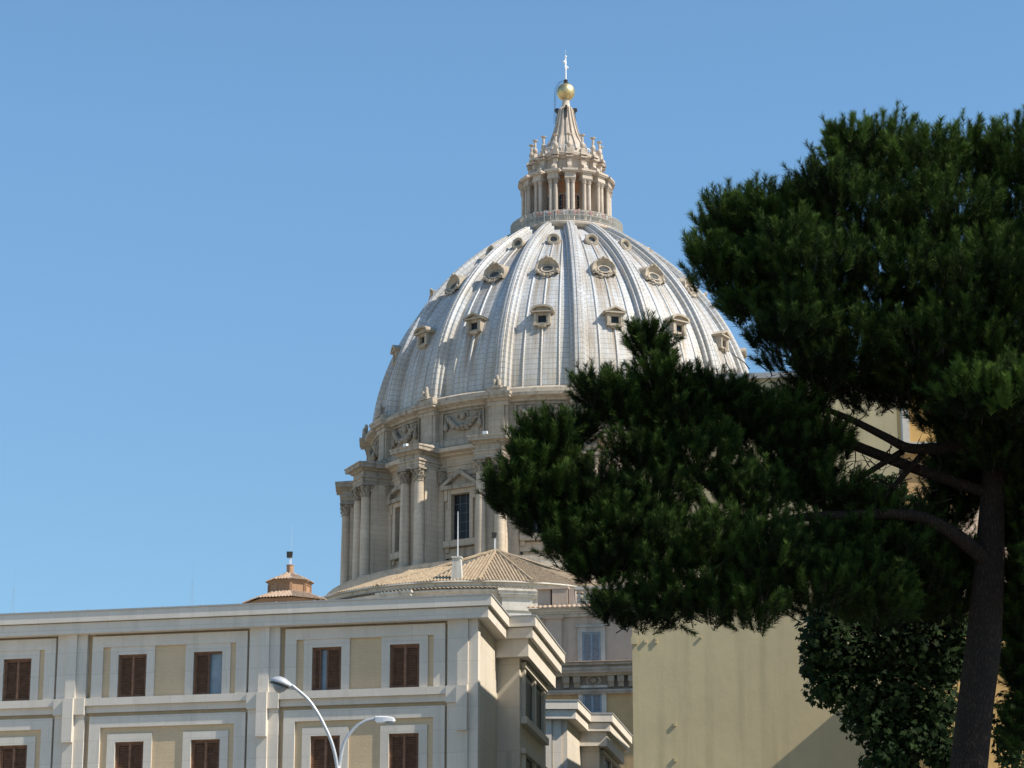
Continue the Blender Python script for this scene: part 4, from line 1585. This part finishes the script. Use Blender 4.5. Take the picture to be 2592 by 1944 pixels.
# faint lattice masts far away
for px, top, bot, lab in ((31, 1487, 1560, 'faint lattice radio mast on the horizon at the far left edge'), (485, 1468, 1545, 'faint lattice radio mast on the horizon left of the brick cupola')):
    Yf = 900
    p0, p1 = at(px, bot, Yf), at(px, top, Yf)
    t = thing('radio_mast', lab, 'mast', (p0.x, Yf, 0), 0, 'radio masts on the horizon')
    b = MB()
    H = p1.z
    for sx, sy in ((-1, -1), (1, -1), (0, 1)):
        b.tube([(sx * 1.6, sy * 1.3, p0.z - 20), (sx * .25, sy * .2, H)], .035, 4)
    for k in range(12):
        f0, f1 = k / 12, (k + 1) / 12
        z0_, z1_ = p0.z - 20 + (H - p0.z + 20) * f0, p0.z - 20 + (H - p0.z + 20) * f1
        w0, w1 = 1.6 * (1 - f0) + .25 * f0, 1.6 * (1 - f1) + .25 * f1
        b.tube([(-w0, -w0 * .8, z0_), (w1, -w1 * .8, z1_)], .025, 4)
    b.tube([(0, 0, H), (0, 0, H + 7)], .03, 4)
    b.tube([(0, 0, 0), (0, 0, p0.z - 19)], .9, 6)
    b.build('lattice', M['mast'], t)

#@@LAMP
# ------------------------------------------------------------------ street lamp with two arms
YL = 62.0
lb = at(856, 1950, YL)
lamp = thing('street_lamp', 'galvanised street lamp whose two curved arms fork above the frame edge', 'street lamp', (lb.x, YL, 0))
b = MB(); b.tube([(lb.x, YL, 0), (lb.x, YL, 3), (lb.x, YL, lb.z - .3), (lb.x, YL, lb.z + .1)], [.11, .09, .07, .06], 12); b.build('pole', M['steel'], lamp, 'all', world=True)


def smooth_path(pts, n=6):
    out = []
    P = [pts[0]] + pts + [pts[-1]]
    for i in range(1, len(P) - 2):
        for k in range(n):
            t = k / n
            p0, p1, p2, p3 = P[i - 1], P[i], P[i + 1], P[i + 2]
            out.append(.5 * ((2 * p1) + (p2 - p0) * t + (2 * p0 - 5 * p1 + 4 * p2 - p3) * t * t + (3 * p1 - p0 - 3 * p2 + p3) * t ** 3))
    return out + [pts[-1]]


arm1 = smooth_path([at(x, y, YL - .05) for x, y in ((855, 1955), (849, 1915), (839, 1878), (824, 1843), (804, 1805), (779, 1770), (746, 1741), (738, 1735))])
b = MB(); b.tube(arm1, .042, 12); a1 = b.build('curved_arm', M['steel'], lamp, 'all', world=True)
arm2 = smooth_path([at(x, y, YL + .05) for x, y in ((858, 1955), (862, 1920), (872, 1880), (894, 1847), (921, 1827), (950, 1819), (958, 1818))])
b = MB(); b.tube(arm2, .042, 12); a2 = b.build('curved_arm', M['steel'], lamp, 'all', world=True)


def loft(b, secs, n=14):
    rows = []
    for c_, ax, up, w, h, dn in secs:
        side = ax.cross(up).normalized()
        row = []
        for k in range(n + 1):
            a = 2 * math.pi * k / n
            y = math.sin(a)
            row.append(c_ + side * (w * math.cos(a)) + up * ((h if y > 0 else dn) * y))
        rows.append(row)
    b.grid(rows)
    m = n + 1
    o = len(b.v) - len(rows) * m
    b.f.append(tuple(range(o, o + n)))
    b.f.append(tuple(range(o + (len(rows) - 1) * m, o + (len(rows) - 1) * m + n)))


# left head: oval shell with a glass bowl underneath
h0, h1 = at(748, 1742, YL), at(683, 1722, YL)
ax = (h1 - h0).normalized()
up = Vector((ax.z, 0, -ax.x)).normalized()
if up.z < 0:
    up = -up
L = (h1 - h0).length
b = MB()
loft(b, [(h0 + ax * L * t, ax, up, w, h, d) for t, w, h, d in ((0, .05, .05, .05), (.14, .065, .06, .06), (.25, .13, .10, .05), (.45, .19, .155, .05), (.65, .2, .165, .05), (.85, .16, .12, .045), (.96, .09, .06, .03), (1.0, .03, .02, .015))])
hd = b.build('lamp_head', M['steel'], lamp, 'all', world=True)
b = MB()
loft(b, [(h0 + ax * L * t - up * .055, ax, up, w, .01, d) for t, w, d in ((.3, .04, .03), (.38, .11, .11), (.52, .145, .18), (.66, .15, .17), (.8, .11, .09), (.9, .03, .02))])
b.build('glass_bowl', M['lamp_bowl'], hd, 'all', world=True)
b = MB()
loft(b, [(h0 + ax * L * t - up * .045, ax, up, w, .012, .012) for t, w in ((.24, .12), (.45, .2), (.65, .21), (.86, .165), (.97, .09))])
b.build('rim', M['dark'], hd, 'all', world=True)
# right head: flat boxy luminaire
g0, g1 = at(950, 1819, YL), at(1001, 1822, YL)
ax = (g1 - g0).normalized(); up = Vector((ax.z, 0, -ax.x)).normalized()
if up.z < 0:
    up = -up
L = (g1 - g0).length
b = MB()
side = ax.cross(up)
secs = []
for t, w, h, d in ((0, .06, .05, .055), (.1, .075, .055, .10), (.35, .11, .06, .09), (.6, .13, .06, .06), (.88, .12, .045, .055), (.97, .09, .015, .05), (1.0, .05, -.01, .04)):
    c_ = g0 + ax * L * t
    secs.append([c_ + side * w + up * h * .6, c_ + side * w * .7 + up * h, c_ - side * w * .7 + up * h, c_ - side * w + up * h * .6, c_ - side * w - up * d, c_ + side * w - up * d, c_ + side * w + up * h * .6])
b.grid(secs)
b.f.append(tuple(range(6))); b.f.append(tuple(range(42, 48)))
hd = b.build('lamp_head', M['white_metal'], lamp, 30, world=True)
hd['label'] = 'flat boxy white lamp head'
b = MB()
c0, c1 = g0 + ax * L * .5 - up * .062, g0 + ax * L * .93 - up * .06
b.add([c0 + side * .1, c0 - side * .1, c1 - side * .1, c1 + side * .1, c0 + side * .1 - up * .03, c0 - side * .1 - up * .03, c1 - side * .1 - up * .03, c1 + side * .1 - up * .03],
      [(0, 1, 2, 3), (4, 7, 6, 5), (0, 4, 5, 1), (1, 5, 6, 2), (2, 6, 7, 3), (3, 7, 4, 0)])
b.build('lens', M['lamp_bowl'], hd, world=True)

#@@TREES
# ------------------------------------------------------------------ trees
rng = np.random.default_rng(5)


def tri_mesh(name, verts, faces, tint, mat, parent):
    """big foliage mesh from numpy arrays (all faces with the same number of corners)"""
    me = bpy.data.meshes.new(name)
    nv, nf, k = len(verts), len(faces), faces.shape[1]
    me.vertices.add(nv)
    me.vertices.foreach_set('co', (verts - np.array(root(parent).location)).astype(np.float32).ravel())
    me.loops.add(nf * k)
    me.loops.foreach_set('vertex_index', faces.astype(np.int32).ravel())
    me.polygons.add(nf)
    me.polygons.foreach_set('loop_start', np.arange(0, nf * k, k, dtype=np.int32))
    me.polygons.foreach_set('loop_total', np.full(nf, k, dtype=np.int32))
    me.update(calc_edges=True)
    me.attributes.new('tint', 'FLOAT', 'POINT').data.foreach_set('value', tint.astype(np.float32))
    me.materials.append(mat)
    return link(name, me, parent)


def unit(v):
    return v / np.maximum(np.linalg.norm(v, axis=-1, keepdims=True), 1e-9)


def shoots(base, direc, length, nneed, nlen, width, tint):
    """bottle-brush pine shoots: needles lean forward all along each stem"""
    N = len(base)
    t = rng.random((N, nneed)) ** .8
    p = base[:, None, :] + direc[:, None, :] * (t * length[:, None])[..., None]
    rnd = unit(rng.normal(size=(N, nneed, 3)))
    perp = unit(rnd - direc[:, None, :] * (rnd * direc[:, None, :]).sum(-1, keepdims=True))
    fwd = .75 + .45 * t[..., None]
    nd = unit(perp + direc[:, None, :] * fwd + rng.normal(size=(N, nneed, 3)) * .12)
    L = nlen * (0.75 + .4 * rng.random((N, nneed, 1))) * (1 - .1 * t[..., None])
    tip = p + nd * L
    side = unit(np.cross(nd, rng.normal(size=(N, nneed, 3)))) * width * .5
    v = np.stack([p - side, p + side, tip], axis=2).reshape(-1, 3)
    f = np.arange(len(v)).reshape(-1, 3)
    tt = np.repeat(np.clip(tint[:, None] * .55 + np.maximum(t - .4, 0) * .6 + rng.normal(size=(N, nneed)) * .1, 0, 1).ravel(), 3)  # sunlit tips and shaded inner needles are put into the tint
    return v, f, tt


def ell_px(cx, cy, rx, ry, Y):
    c = at(cx, cy, Y)
    s = (Y * math.cos(TILT) + (c.z - CAM_Z) * math.sin(TILT)) / F_PX
    return np.array(c), rx * s, ry * s


YP = 48.0
tb, tt_ = at(2452, 1944, YP), at(2522, 1110, YP)
pine = thing('stone_pine', 'big dark umbrella pine spreading its boughs over the right half', 'pine tree', (tb.x - .45, YP, 0))
trunk_px = [(2452, 1944, 48), (2470, 1780, 46), (2490, 1630, 46), (2503, 1450, 40), (2512, 1280, 33), (2522, 1110, 29), (2520, 960, 24), (2490, 820, 20), (2440, 690, 15), (2400, 560, 10), (2380, 450, 6)]
sc48 = YP / F_PX
path = [Vector((tb.x - .45, YP, -.2)), Vector((tb.x - .4, YP, 3.5))] + [at(x, y, YP) for x, y, _ in trunk_px]
rad = [.55, .42] + [r * sc48 for _, _, r in trunk_px]
b = MB(); b.tube(path, rad, 16); b.build('trunk', M['bark'], pine, 'all', world=True)


def bough(pts, r0, r1, parent=None, Y0=YP, Y1=YP, nm='branch', n=10):
    P = smooth_path([at(x, y, Y0 + (Y1 - Y0) * i / (len(pts) - 1)) for i, (x, y) in enumerate(pts)], 5)
    rr = [(r0 + (r1 - r0) * i / (len(P) - 1)) * sc48 for i in range(len(P))]
    b = MB(); b.tube(P, rr, n)
    return b.build(nm, M['bark'], pine, 'all', world=True)


bough([(2500, 1420), (2455, 1382), (2405, 1345), (2340, 1312), (2270, 1302), (2150, 1304), (2050, 1308), (1960, 1322), (1860, 1350), (1740, 1390)], 22, 6, Y0=47.9, Y1=46)
bough([(2510, 1135), (2430, 1128), (2370, 1135), (2300, 1134), (2240, 1105), (2150, 1060), (2050, 1020)], 20, 6, Y0=47.9, Y1=47)
bough([(2335, 1150), (2290, 1200), (2240, 1255), (2180, 1300)], 9, 5, Y0=47.7, Y1=47.2)
bough([(2285, 1142), (2200, 1195), (2130, 1245), (2050, 1275)], 9, 4, Y0=47.7, Y1=47)
bough([(2150, 1300), (2210, 1215), (2270, 1240)], 4, 3, Y0=47.4, Y1=47.3)
bough([(2505, 1250), (2300, 1180), (2100, 1100), (1950, 1020), (1850, 1010), (1750, 1005), (1600, 1010), (1480, 1060)], 16, 5, Y0=48, Y1=46.5)
bough([(1990, 1030), (2060, 1010), (2150, 985)], 8, 5, Y0=47.3, Y1=47.4)
bough([(1850, 1200), (1700, 1240), (1560, 1230), (1450, 1180), (1390, 1120)], 10, 4, Y0=46.5, Y1=46)
bough([(2500, 900), (2300, 760), (2150, 640), (2080, 560)], 14, 5, Y0=48, Y1=48.5)
bough([(2480, 820), (2250, 800), (2050, 760), (1900, 680)], 13, 4, Y0=48, Y1=47)
bough([(2085, 580), (2060, 500), (2030, 420)], 7, 3, Y0=48, Y1=48)
bough([(2100, 880), (1980, 820), (1880, 740)], 8, 3, Y0=47, Y1=46.5)

# crown lobes: centre and half size in photo pixels, depth from the camera, half depth (m), share of shoots
LOBES = [
    (2145, 380, 85, 85, 48.5, 1.1), (2230, 365, 90, 85, 49, 1.0), (2330, 400, 110, 90, 48, 1.2), (2450, 400, 120, 90, 49, 1.2), (2570, 390, 90, 95, 48, 1.2),
    (2075, 480, 85, 90, 47.5, .9), (1930, 580, 95, 90, 47, 1.0), (1850, 590, 75, 80, 47.5, .9), (2010, 560, 90, 110, 48.5, 1.0), (2180, 560, 150, 120, 48, 1.4),
    (2380, 570, 160, 130, 48, 1.5), (2560, 580, 110, 140, 49, 1.5), (1800, 685, 62, 66, 47, .8), (1890, 725, 95, 95, 47, 1.1), (2060, 720, 150, 130, 47.5, 1.4),
    (2260, 740, 160, 140, 48, 1.6), (2450, 760, 160, 150, 47.5, 1.6), (2580, 800, 80, 150, 48, 1.4), (1905, 795, 65, 45, 46.8, .8), (2000, 870, 110, 70, 47, 1.0),
    (2140, 900, 140, 90, 47.5, 1.2), (2320, 920, 160, 100, 47.5, 1.4), (2470, 1015, 100, 60, 45.0, .6), (2575, 1020, 60, 75, 44.8, .6), (2480, 940, 120, 60, 47.5, 1.0), (2580, 930, 70, 80, 47.5, 1.0), (2440, 1220, 60, 100, 48.7, .7), (2580, 1300, 50, 120, 48.4, .6), (2540, 1130, 70, 60, 47.3, .6), (2070, 960, 90, 40, 47.5, .8),
    (2200, 1010, 100, 50, 48, 1.0),
    (2680, 450, 90, 110, 48, 1.2), (2690, 650, 100, 140, 48, 1.4), (2680, 850, 90, 130, 48, 1.3), (2670, 1050, 80, 110, 47, 1.1),
    (2040, 820, 110, 80, 47.5, 1.1), (2430, 870, 150, 90, 47.5, 1.4), (2540, 700, 120, 120, 48, 1.4), (1980, 660, 110, 110, 47.5, 1.2),
    (2800, 500, 130, 130, 48, 1.6), (3080, 820, 150, 130, 48, 1.6), (2780, 980, 130, 120, 47.5, 1.5),  # out-of-view crown, shaped to shade the trunk and lower foliage
    (2960, 980, 150, 120, 47, 1.6), (3120, 1040, 140, 110, 47, 1.5), (2700, 1150, 110, 100, 47, 1.3), (2850, 1180, 140, 110, 47, 1.5), (3020, 1200, 130, 110, 46.5, 1.5),
    (2740, 1330, 110, 100, 47, 1.3), (2900, 1360, 130, 100, 46.5, 1.4), (2680, 1480, 90, 100, 47.5, 1.2), (3180, 1250, 120, 100, 46.5, 1.4),
    (2480, 1060, 90, 50, 47.0, .9), (2570, 1090, 60, 60, 46.6, .8), (2420, 1010, 90, 60, 47.2, 1.0), (2300, 1010, 90, 40, 47.4, .9), (2540, 1180, 50, 70, 48.8, .7),
    (2440, 1180, 50, 70, 49.0, .7), (2400, 1440, 80, 80, 48.9, .9), (2420, 1540, 70, 70, 49, .9), (2250, 1420, 100, 70, 47.6, 1.0), (2330, 1530, 100, 70, 49, 1.0), (2210, 1550, 110, 60, 47.5, 1.0),
    (2590, 1330, 50, 90, 49, .8), (2580, 1580, 50, 100, 49, .8),
    (1960, 1080, 90, 60, 46.8, .8), (2080, 1140, 80, 60, 47.4, .8), (2080, 1270, 100, 60, 47.2, .9), (2180, 1310, 90, 45, 47.6, .8), (2040, 1040, 60, 35, 47.2, .6),
    (2150, 1400, 140, 80, 49.6, 1.0), (2330, 1430, 120, 100, 49.8, 1.0), (2250, 1540, 150, 80, 49.8, 1.0), (2390, 1320, 80, 70, 49.5, .9), (2400, 1180, 50, 90, 49.6, .7),
    (2750, 340, 110, 90, 46, 1.6), (2900, 330, 120, 90, 45, 1.8), (3050, 390, 120, 90, 45, 1.8), (3190, 500, 110, 90, 45, 1.7), (2760, 500, 110, 100, 43.5, 1.5), (3090, 590, 130, 100, 44, 1.7),  # unseen lobes added to darken the visible crown, gapped for a sunlit patch
    (3230, 700, 110, 110, 45, 1.7), (3300, 900, 110, 120, 46, 1.6), (2790, 860, 130, 110, 47.8, 1.5), (3000, 830, 120, 100, 44.5, 1.5), (3300, 1120, 110, 110, 46, 1.5),
    (2610, 1560, 60, 110, 49, .8), (2600, 1860, 55, 90, 49.3, .6), (2520, 1160, 45, 55, 47.0, .4), (2575, 1690, 40, 60, 49.4, .5), (2615, 1730, 60, 90, 49.3, .7), (2420, 1480, 50, 90, 49.6, .7),
    (1365, 1335, 60, 50, 46, .6), (1435, 1395, 60, 50, 46, .6), (1305, 1290, 45, 40, 45.8, .5), (1500, 1450, 60, 45, 46, .6),
    # lower tiers reaching left
    (1290, 1255, 45, 42, 45.6, .45), (1360, 1138, 42, 46, 45.8, .45), (1398, 1118, 38, 42, 45.6, .45), (1350, 1190, 60, 60, 45.8, .6), (1400, 1270, 90, 70, 46, .7), (1420, 1180, 60, 60, 46, .6),
    (1470, 1110, 30, 35, 46.3, .35), (1500, 1270, 90, 80, 46, .8), (1505, 1012, 38, 34, 45.8, .4), (1552, 1015, 45, 42, 46, .5), (1570, 1060, 60, 50, 46.2, .6), (1640, 895, 38, 50, 46, .5),
    (1665, 985, 65, 70, 46.2, .7), (1730, 1030, 60, 60, 46.5, .7), (1700, 1080, 110, 80, 46.4, .9), (1800, 1010, 55, 45, 46.3, .6), (1855, 1040, 60, 50, 46.6, .6), (1620, 1160, 90, 70, 46.2, .8),
    (1760, 1180, 130, 90, 46.5, 1.0), (1900, 1110, 110, 90, 46.8, 1.0), (1560, 1350, 110, 80, 46, .9), (1480, 1370, 80, 60, 46, .7), (1540, 1440, 80, 60, 46, .7), (1650, 1290, 120, 90, 46.3, 1.0),
    (1660, 1420, 120, 100, 46, 1.0), (1560, 1560, 60, 40, 45.8, .6), (1620, 1570, 70, 50, 46, .7), (1690, 1540, 90, 70, 46, .8), (1790, 1400, 130, 110, 46, 1.1), (1800, 1540, 110, 70, 46, .9),
    (1880, 1280, 120, 90, 46.5, 1.1), (1930, 1440, 120, 130, 46, 1.1), (1900, 1550, 100, 70, 46, .9), (2000, 1180, 100, 80, 47, 1.0), (2020, 1400, 120, 60, 47, 1.1), (2060, 1500, 130, 90, 46.5, 1.1),
    (2180, 1480, 110, 80, 47, 1.0), (2320, 1460, 120, 90, 48.5, 1.1), (2150, 1390, 110, 50, 47.5, 1.0), (2300, 1380, 90, 40, 48.5, .9), (2050, 1240, 60, 40, 47.5, .8), (2420, 1250, 60, 90, 49.3, .8),
    (2400, 1080, 80, 40, 48.8, .8), (2580, 1200, 60, 80, 49, .8), (2570, 1450, 60, 120, 49, .8),
]
V, Fc, T = [], [], []
off = 0
SB, SD, SL, ST = [], [], [], []
KB, KD, KL, KT = [], [], [], []                                               # thick upright brushes on the outside of each lobe
STEMS = MB()
for (cx, cy, rx, ry, Y, dep) in LOBES:
    deep = cy < 1000 and 1950 < cx < 2650
    if deep:
        Y, dep, ry = Y - 1.0, dep * 1.7, ry * .88
        cy += max(0, (900 - cy)) * .10
    c, ax_, az_ = ell_px(cx, cy, rx, ry, Y)
    n = int((46 + 240 * ax_ * az_) * (1.25 if deep else 1) * (.5 if cx > 2650 else 1))
    d = unit(rng.normal(size=(n, 3)))
    rr = rng.random((n, 1)) ** .5
    p = c + d * rr * np.array([ax_, dep, az_]) * .86
    upw = np.array([0, 0, 1.0])
    dr = unit(d * np.array([1, 1, .6]) * .62 + upw * .85 + rng.normal(size=(n, 3)) * .2)
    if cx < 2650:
        sun_tinted = Y < 45.1 and 2400 < cx < 2600  # lobes whose sunlight is painted in by a brighter tint
        rim_ = sun_tinted or cy < 500 or cx < 1450 or (1600 < cx < 1900 and 850 < cy < 1010) or (cx < 1960 and cy < 730)
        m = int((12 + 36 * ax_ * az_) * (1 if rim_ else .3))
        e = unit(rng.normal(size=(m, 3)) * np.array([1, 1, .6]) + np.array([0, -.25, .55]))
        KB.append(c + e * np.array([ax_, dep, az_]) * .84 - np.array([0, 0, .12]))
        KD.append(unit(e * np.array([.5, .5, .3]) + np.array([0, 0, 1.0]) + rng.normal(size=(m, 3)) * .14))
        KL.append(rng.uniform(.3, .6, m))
    SB.append(p); SD.append(dr); SL.append(rng.uniform(.28, .62, n)); ST.append(np.clip(rng.normal(.25 if cy < 850 else .12, .18, n) + rng.normal() * .12 + (.12 if cy < 520 and cx > 1950 else 0), -.2, 1))  # shade of the lower crown and light on the top put into the tint
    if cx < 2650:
        KT.append(np.clip(rng.normal(1.7 if sun_tinted else 1.0 if cy < 520 else .55 if cy < 800 else .18, .25, m), 0, 1.9))  # sunlit patch and lit crown top brightened through the tint
KB, KD, KL, KT = np.concatenate(KB), np.concatenate(KD), np.concatenate(KL), np.concatenate(KT)
SB, SD, SL, ST = np.concatenate(SB), np.concatenate(SD), np.concatenate(SL), np.concatenate(ST)
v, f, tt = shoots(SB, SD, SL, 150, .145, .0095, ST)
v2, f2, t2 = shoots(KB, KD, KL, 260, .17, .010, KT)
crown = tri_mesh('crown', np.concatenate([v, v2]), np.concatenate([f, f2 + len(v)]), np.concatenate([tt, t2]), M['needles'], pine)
for i in range(0, len(SB), 8):                                        # twigs carrying the shoots
    p, d = Vector(SB[i]), Vector(SD[i])
    STEMS.tube([p - d * .12, p, p + d * SL[i]], [.014, .011, .005], 4, cap=False)

# bare dead twigs under the boughs
DT = STEMS
trn = random.Random(9)
for k in range(150):
    cx, cy = trn.choice([(2230, 1190), (2120, 1180), (2000, 1020), (2300, 1230), (2100, 1050), (1900, 1010), (2420, 1010), (2180, 1250)])
    p = at(cx + trn.gauss(0, 60), cy + trn.gauss(0, 38), 47.2 + trn.uniform(-.6, .6))
    d = Vector((trn.gauss(-.4, .8), trn.gauss(0, .4), trn.gauss(-.1, .8))).normalized()
    pts = [p]
    for q in range(4):
        d = (d + Vector((trn.gauss(0, .3), trn.gauss(0, .2), trn.gauss(-.05, .3)))).normalized()
        pts.append(pts[-1] + d * trn.uniform(.08, .2))
    DT.tube(pts, [.013, .011, .009, .006, .003], 4, cap=False)
STEMS.build('twigs', M['bark'], pine, world=True, recalc=False)

# broad-leaved plane tree below
YB = 52.0
pb = at(2330, 1944, YB)
plane = thing('plane_tree', 'dark leafy plane tree under the pine with jagged lobed leaves', 'tree', (pb.x, YB, 0))
b = MB(); b.tube([(pb.x, YB, -.2), (pb.x, YB, 4), (pb.x - .1, YB, 7), at(2300, 1750, YB), at(2270, 1620, YB)], [.22, .18, .14, .09, .03], 10)
b.build('trunk', M['bark'], plane, 'all', world=True)
leaf2d = np.array([(0, 0), (.16, -.06), (.42, -.12), (.30, .10), (.52, .34), (.26, .38), (.20, .56), (.0, .95), (-.20, .56), (-.26, .38), (-.52, .34), (-.30, .10), (-.42, -.12), (-.16, -.06)])
BL = [(2390, 1680, 50, 70), (2360, 1830, 50, 60), (2090, 1560, 60, 50), (2080, 1600, 70, 60), (2060, 1670, 40, 50), (2140, 1660, 110, 90), (2100, 1740, 70, 50), (2260, 1640, 120, 90), (2180, 1760, 90, 70), (2330, 1640, 100, 90), (2280, 1760, 110, 90), (2200, 1830, 70, 60), (2300, 1870, 110, 80), (2240, 1920, 70, 50),
      (2380, 1780, 60, 60), (2400, 1900, 70, 70), (2420, 1620, 60, 100), (2575, 1620, 40, 90), (2560, 1850, 50, 120), (2590, 1740, 30, 60), (2370, 1550, 90, 60), (2240, 1570, 110, 50), (2240, 1240, 60, 45), (2300, 1290, 70, 40)]
P, Nn, TT = [], [], []
for (cx, cy, rx, ry) in BL:
    c, ax_, az_ = ell_px(cx, cy, rx, ry, YB)
    n = int(1700 * ax_ * az_ + 80)
    d = unit(rng.normal(size=(n, 3)))
    rr = rng.random((n, 1)) ** .45
    P.append(c + d * rr * np.array([ax_, .8, az_])); Nn.append(unit(d + np.array([0, -.5, .5]) + rng.normal(size=(n, 3)) * .5)); TT.append(np.clip(rng.normal(.4, .25, n), 0, 1))
P, Nn, TT = np.concatenate(P), np.concatenate(Nn), np.concatenate(TT)
N = len(P)
tx = unit(np.cross(Nn, rng.normal(size=(N, 3))))
ty = np.cross(Nn, tx)
dn = np.where(ty[:, 2:3] > 0, -1, 1)
ty = ty * dn
sz = rng.uniform(.07, .18, N)[:, None, None]
v = P[:, None, :] + (tx[:, None, :] * leaf2d[None, :, 0:1] + ty[:, None, :] * leaf2d[None, :, 1:2] + Nn[:, None, :] * (-.25 * (leaf2d[None, :, 0:1] ** 2))) * sz
K = len(leaf2d)
tri_mesh('crown', v.reshape(-1, 3), np.arange(N * K).reshape(N, K), np.repeat(TT, K), M['leaves'], plane)
for pts in ([(2300, 1750), (2200, 1700), (2100, 1640)], [(2310, 1800), (2380, 1700), (2420, 1600)], [(2300, 1760), (2230, 1830), (2200, 1880)]):
    b = MB(); b.tube([at(x, y, YB) for x, y in pts], [.06, .04, .015], 6); b.build('branch', M['bark'], plane, 'all', world=True)

#@@PEOPLE
# ------------------------------------------------------------------ visitors on the lantern gallery
def person_mesh(name, shirt, trousers, hair, arm):
    """one continuous body grown over a skeleton with the skin modifier"""
    J = {'pel': (0, 0, .95, .15), 'che': (0, 0, 1.28, .17), 'nek': (0, 0, 1.46, .06), 'hea': (0, -.02, 1.60, .10), 'top': (0, -.02, 1.68, .08),
         'hipl': (-.10, 0, .90, .10), 'knl': (-.11, -.02, .50, .065), 'anl': (-.11, .02, .08, .045), 'tol': (-.12, -.14, .03, .04),
         'hipr': (.10, 0, .90, .10), 'knr': (.11, -.02, .50, .065), 'anr': (.11, .02, .08, .045), 'tor': (.12, -.14, .03, .04),
         'shl': (-.19, 0, 1.40, .065), 'shr': (.19, 0, 1.40, .065)}
    if arm == 'rail':
        J.update(ell=(-.26, -.12, 1.18, .045), hal=(-.18, -.36, 1.22, .035), elr=(.26, -.12, 1.18, .045), har=(.18, -.36, 1.22, .035))
    elif arm == 'camera':
        J.update(ell=(-.28, -.16, 1.32, .045), hal=(-.07, -.26, 1.56, .035), elr=(.28, -.16, 1.32, .045), har=(.07, -.26, 1.56, .035))
    else:
        J.update(ell=(-.25, .02, 1.14, .045), hal=(-.24, -.06, .90, .035), elr=(.25, .02, 1.14, .045), har=(.24, -.06, .90, .035))
    E_ = [('pel', 'che'), ('che', 'nek'), ('nek', 'hea'), ('hea', 'top'), ('pel', 'hipl'), ('hipl', 'knl'), ('knl', 'anl'), ('anl', 'tol'), ('pel', 'hipr'), ('hipr', 'knr'), ('knr', 'anr'), ('anr', 'tor'),
          ('che', 'shl'), ('shl', 'ell'), ('ell', 'hal'), ('che', 'shr'), ('shr', 'elr'), ('elr', 'har')]
    ks = list(J)
    me = bpy.data.meshes.new(name)
    me.from_pydata([J[k][:3] for k in ks], [(ks.index(a), ks.index(c)) for a, c in E_], [])
    o = bpy.data.objects.new(name, me)
    COL.objects.link(o)
    md = o.modifiers.new('skin', 'SKIN')
    for i, k in enumerate(ks):
        sv = me.skin_vertices[0].data[i]
        sv.radius = (J[k][3], J[k][3] * (.75 if k in ('pel', 'che') else 1))
        sv.use_root = k == 'pel'
    o.modifiers.new('sub', 'SUBSURF').levels = 1
    dg = bpy.context.evaluated_depsgraph_get()
    out = bpy.data.meshes.new_from_object(o.evaluated_get(dg))
    bpy.data.objects.remove(o)
    out.name = name
    out.materials.clear()
    for m_ in (shirt, trousers, M['skin'], hair):
        out.materials.append(m_)
    for p in out.polygons:
        c = p.center
        p.use_smooth = True
        if c.z > 1.64 or (c.z > 1.54 and c.y > .0):
            p.material_index = 3
        elif c.z > 1.46 or c.y < -.26 and c.z > .5:
            p.material_index = 2
        elif c.z < .93:
            p.material_index = 1
    return out


M['skin'] = plain('skin', (0.50, 0.31, 0.22), 0.6)
hairs = [plain('dark_hair', (.03, .022, .017), .6), plain('brown_hair', (.12, .06, .03), .6)]
TOPS = [('red', (.45, .045, .035)), ('white', (.75, .74, .72)), ('navy', (.03, .04, .10)), ('pink', (.62, .28, .28)), ('pale blue', (.33, .45, .58)), ('beige', (.50, .41, .29)), ('black', (.02, .02, .022))]
trs = [plain('denim', (.05, .07, .12), .8), plain('khaki', (.30, .25, .17), .8)]
variants = []
for i, (nm, colr) in enumerate(TOPS):
    sm = plain(nm.replace(' ', '_') + '_cloth', colr, .85)
    for arm in ('rail', 'camera', 'down'):
        variants.append((nm, arm, person_mesh('person', sm, trs[i % 2], hairs[(i + len(arm)) % 2], arm)))
prn = random.Random(21)
NP = 74
WT = [4, 4, 2, 3, 2, 2, 2]
for k in range(NP):
    a = -100 + 200 * (k + prn.uniform(-.3, .3)) / (NP - 1)
    nm = prn.choices([x[0] for x in TOPS], WT)[0]
    arm = prn.choices(['rail', 'camera', 'down'], [5, 1, 3])[0]
    me = next(v_[2] for v_ in variants if v_[0] == nm and v_[1] == arm)
    rr = prn.uniform(6.72, 6.85) if arm == 'rail' else prn.uniform(6.35, 6.8)
    o = link('person', me)
    o.location = (XD + rr * math.sin(R(a)), YD - rr * math.cos(R(a)), 110.955)
    o.rotation_euler = (0, 0, R(a + prn.uniform(-25, 25)))
    s_ = prn.uniform(.92, 1.06)
    o.scale = (s_, s_, s_)
    what = {'rail': 'leaning on the gallery railing', 'camera': 'raising hands behind the gallery railing', 'down': 'standing behind the gallery railing'}[arm]
    tag(o, f'tiny visitor in a {nm} top {what}', 'person', 'visitors on the lantern gallery')
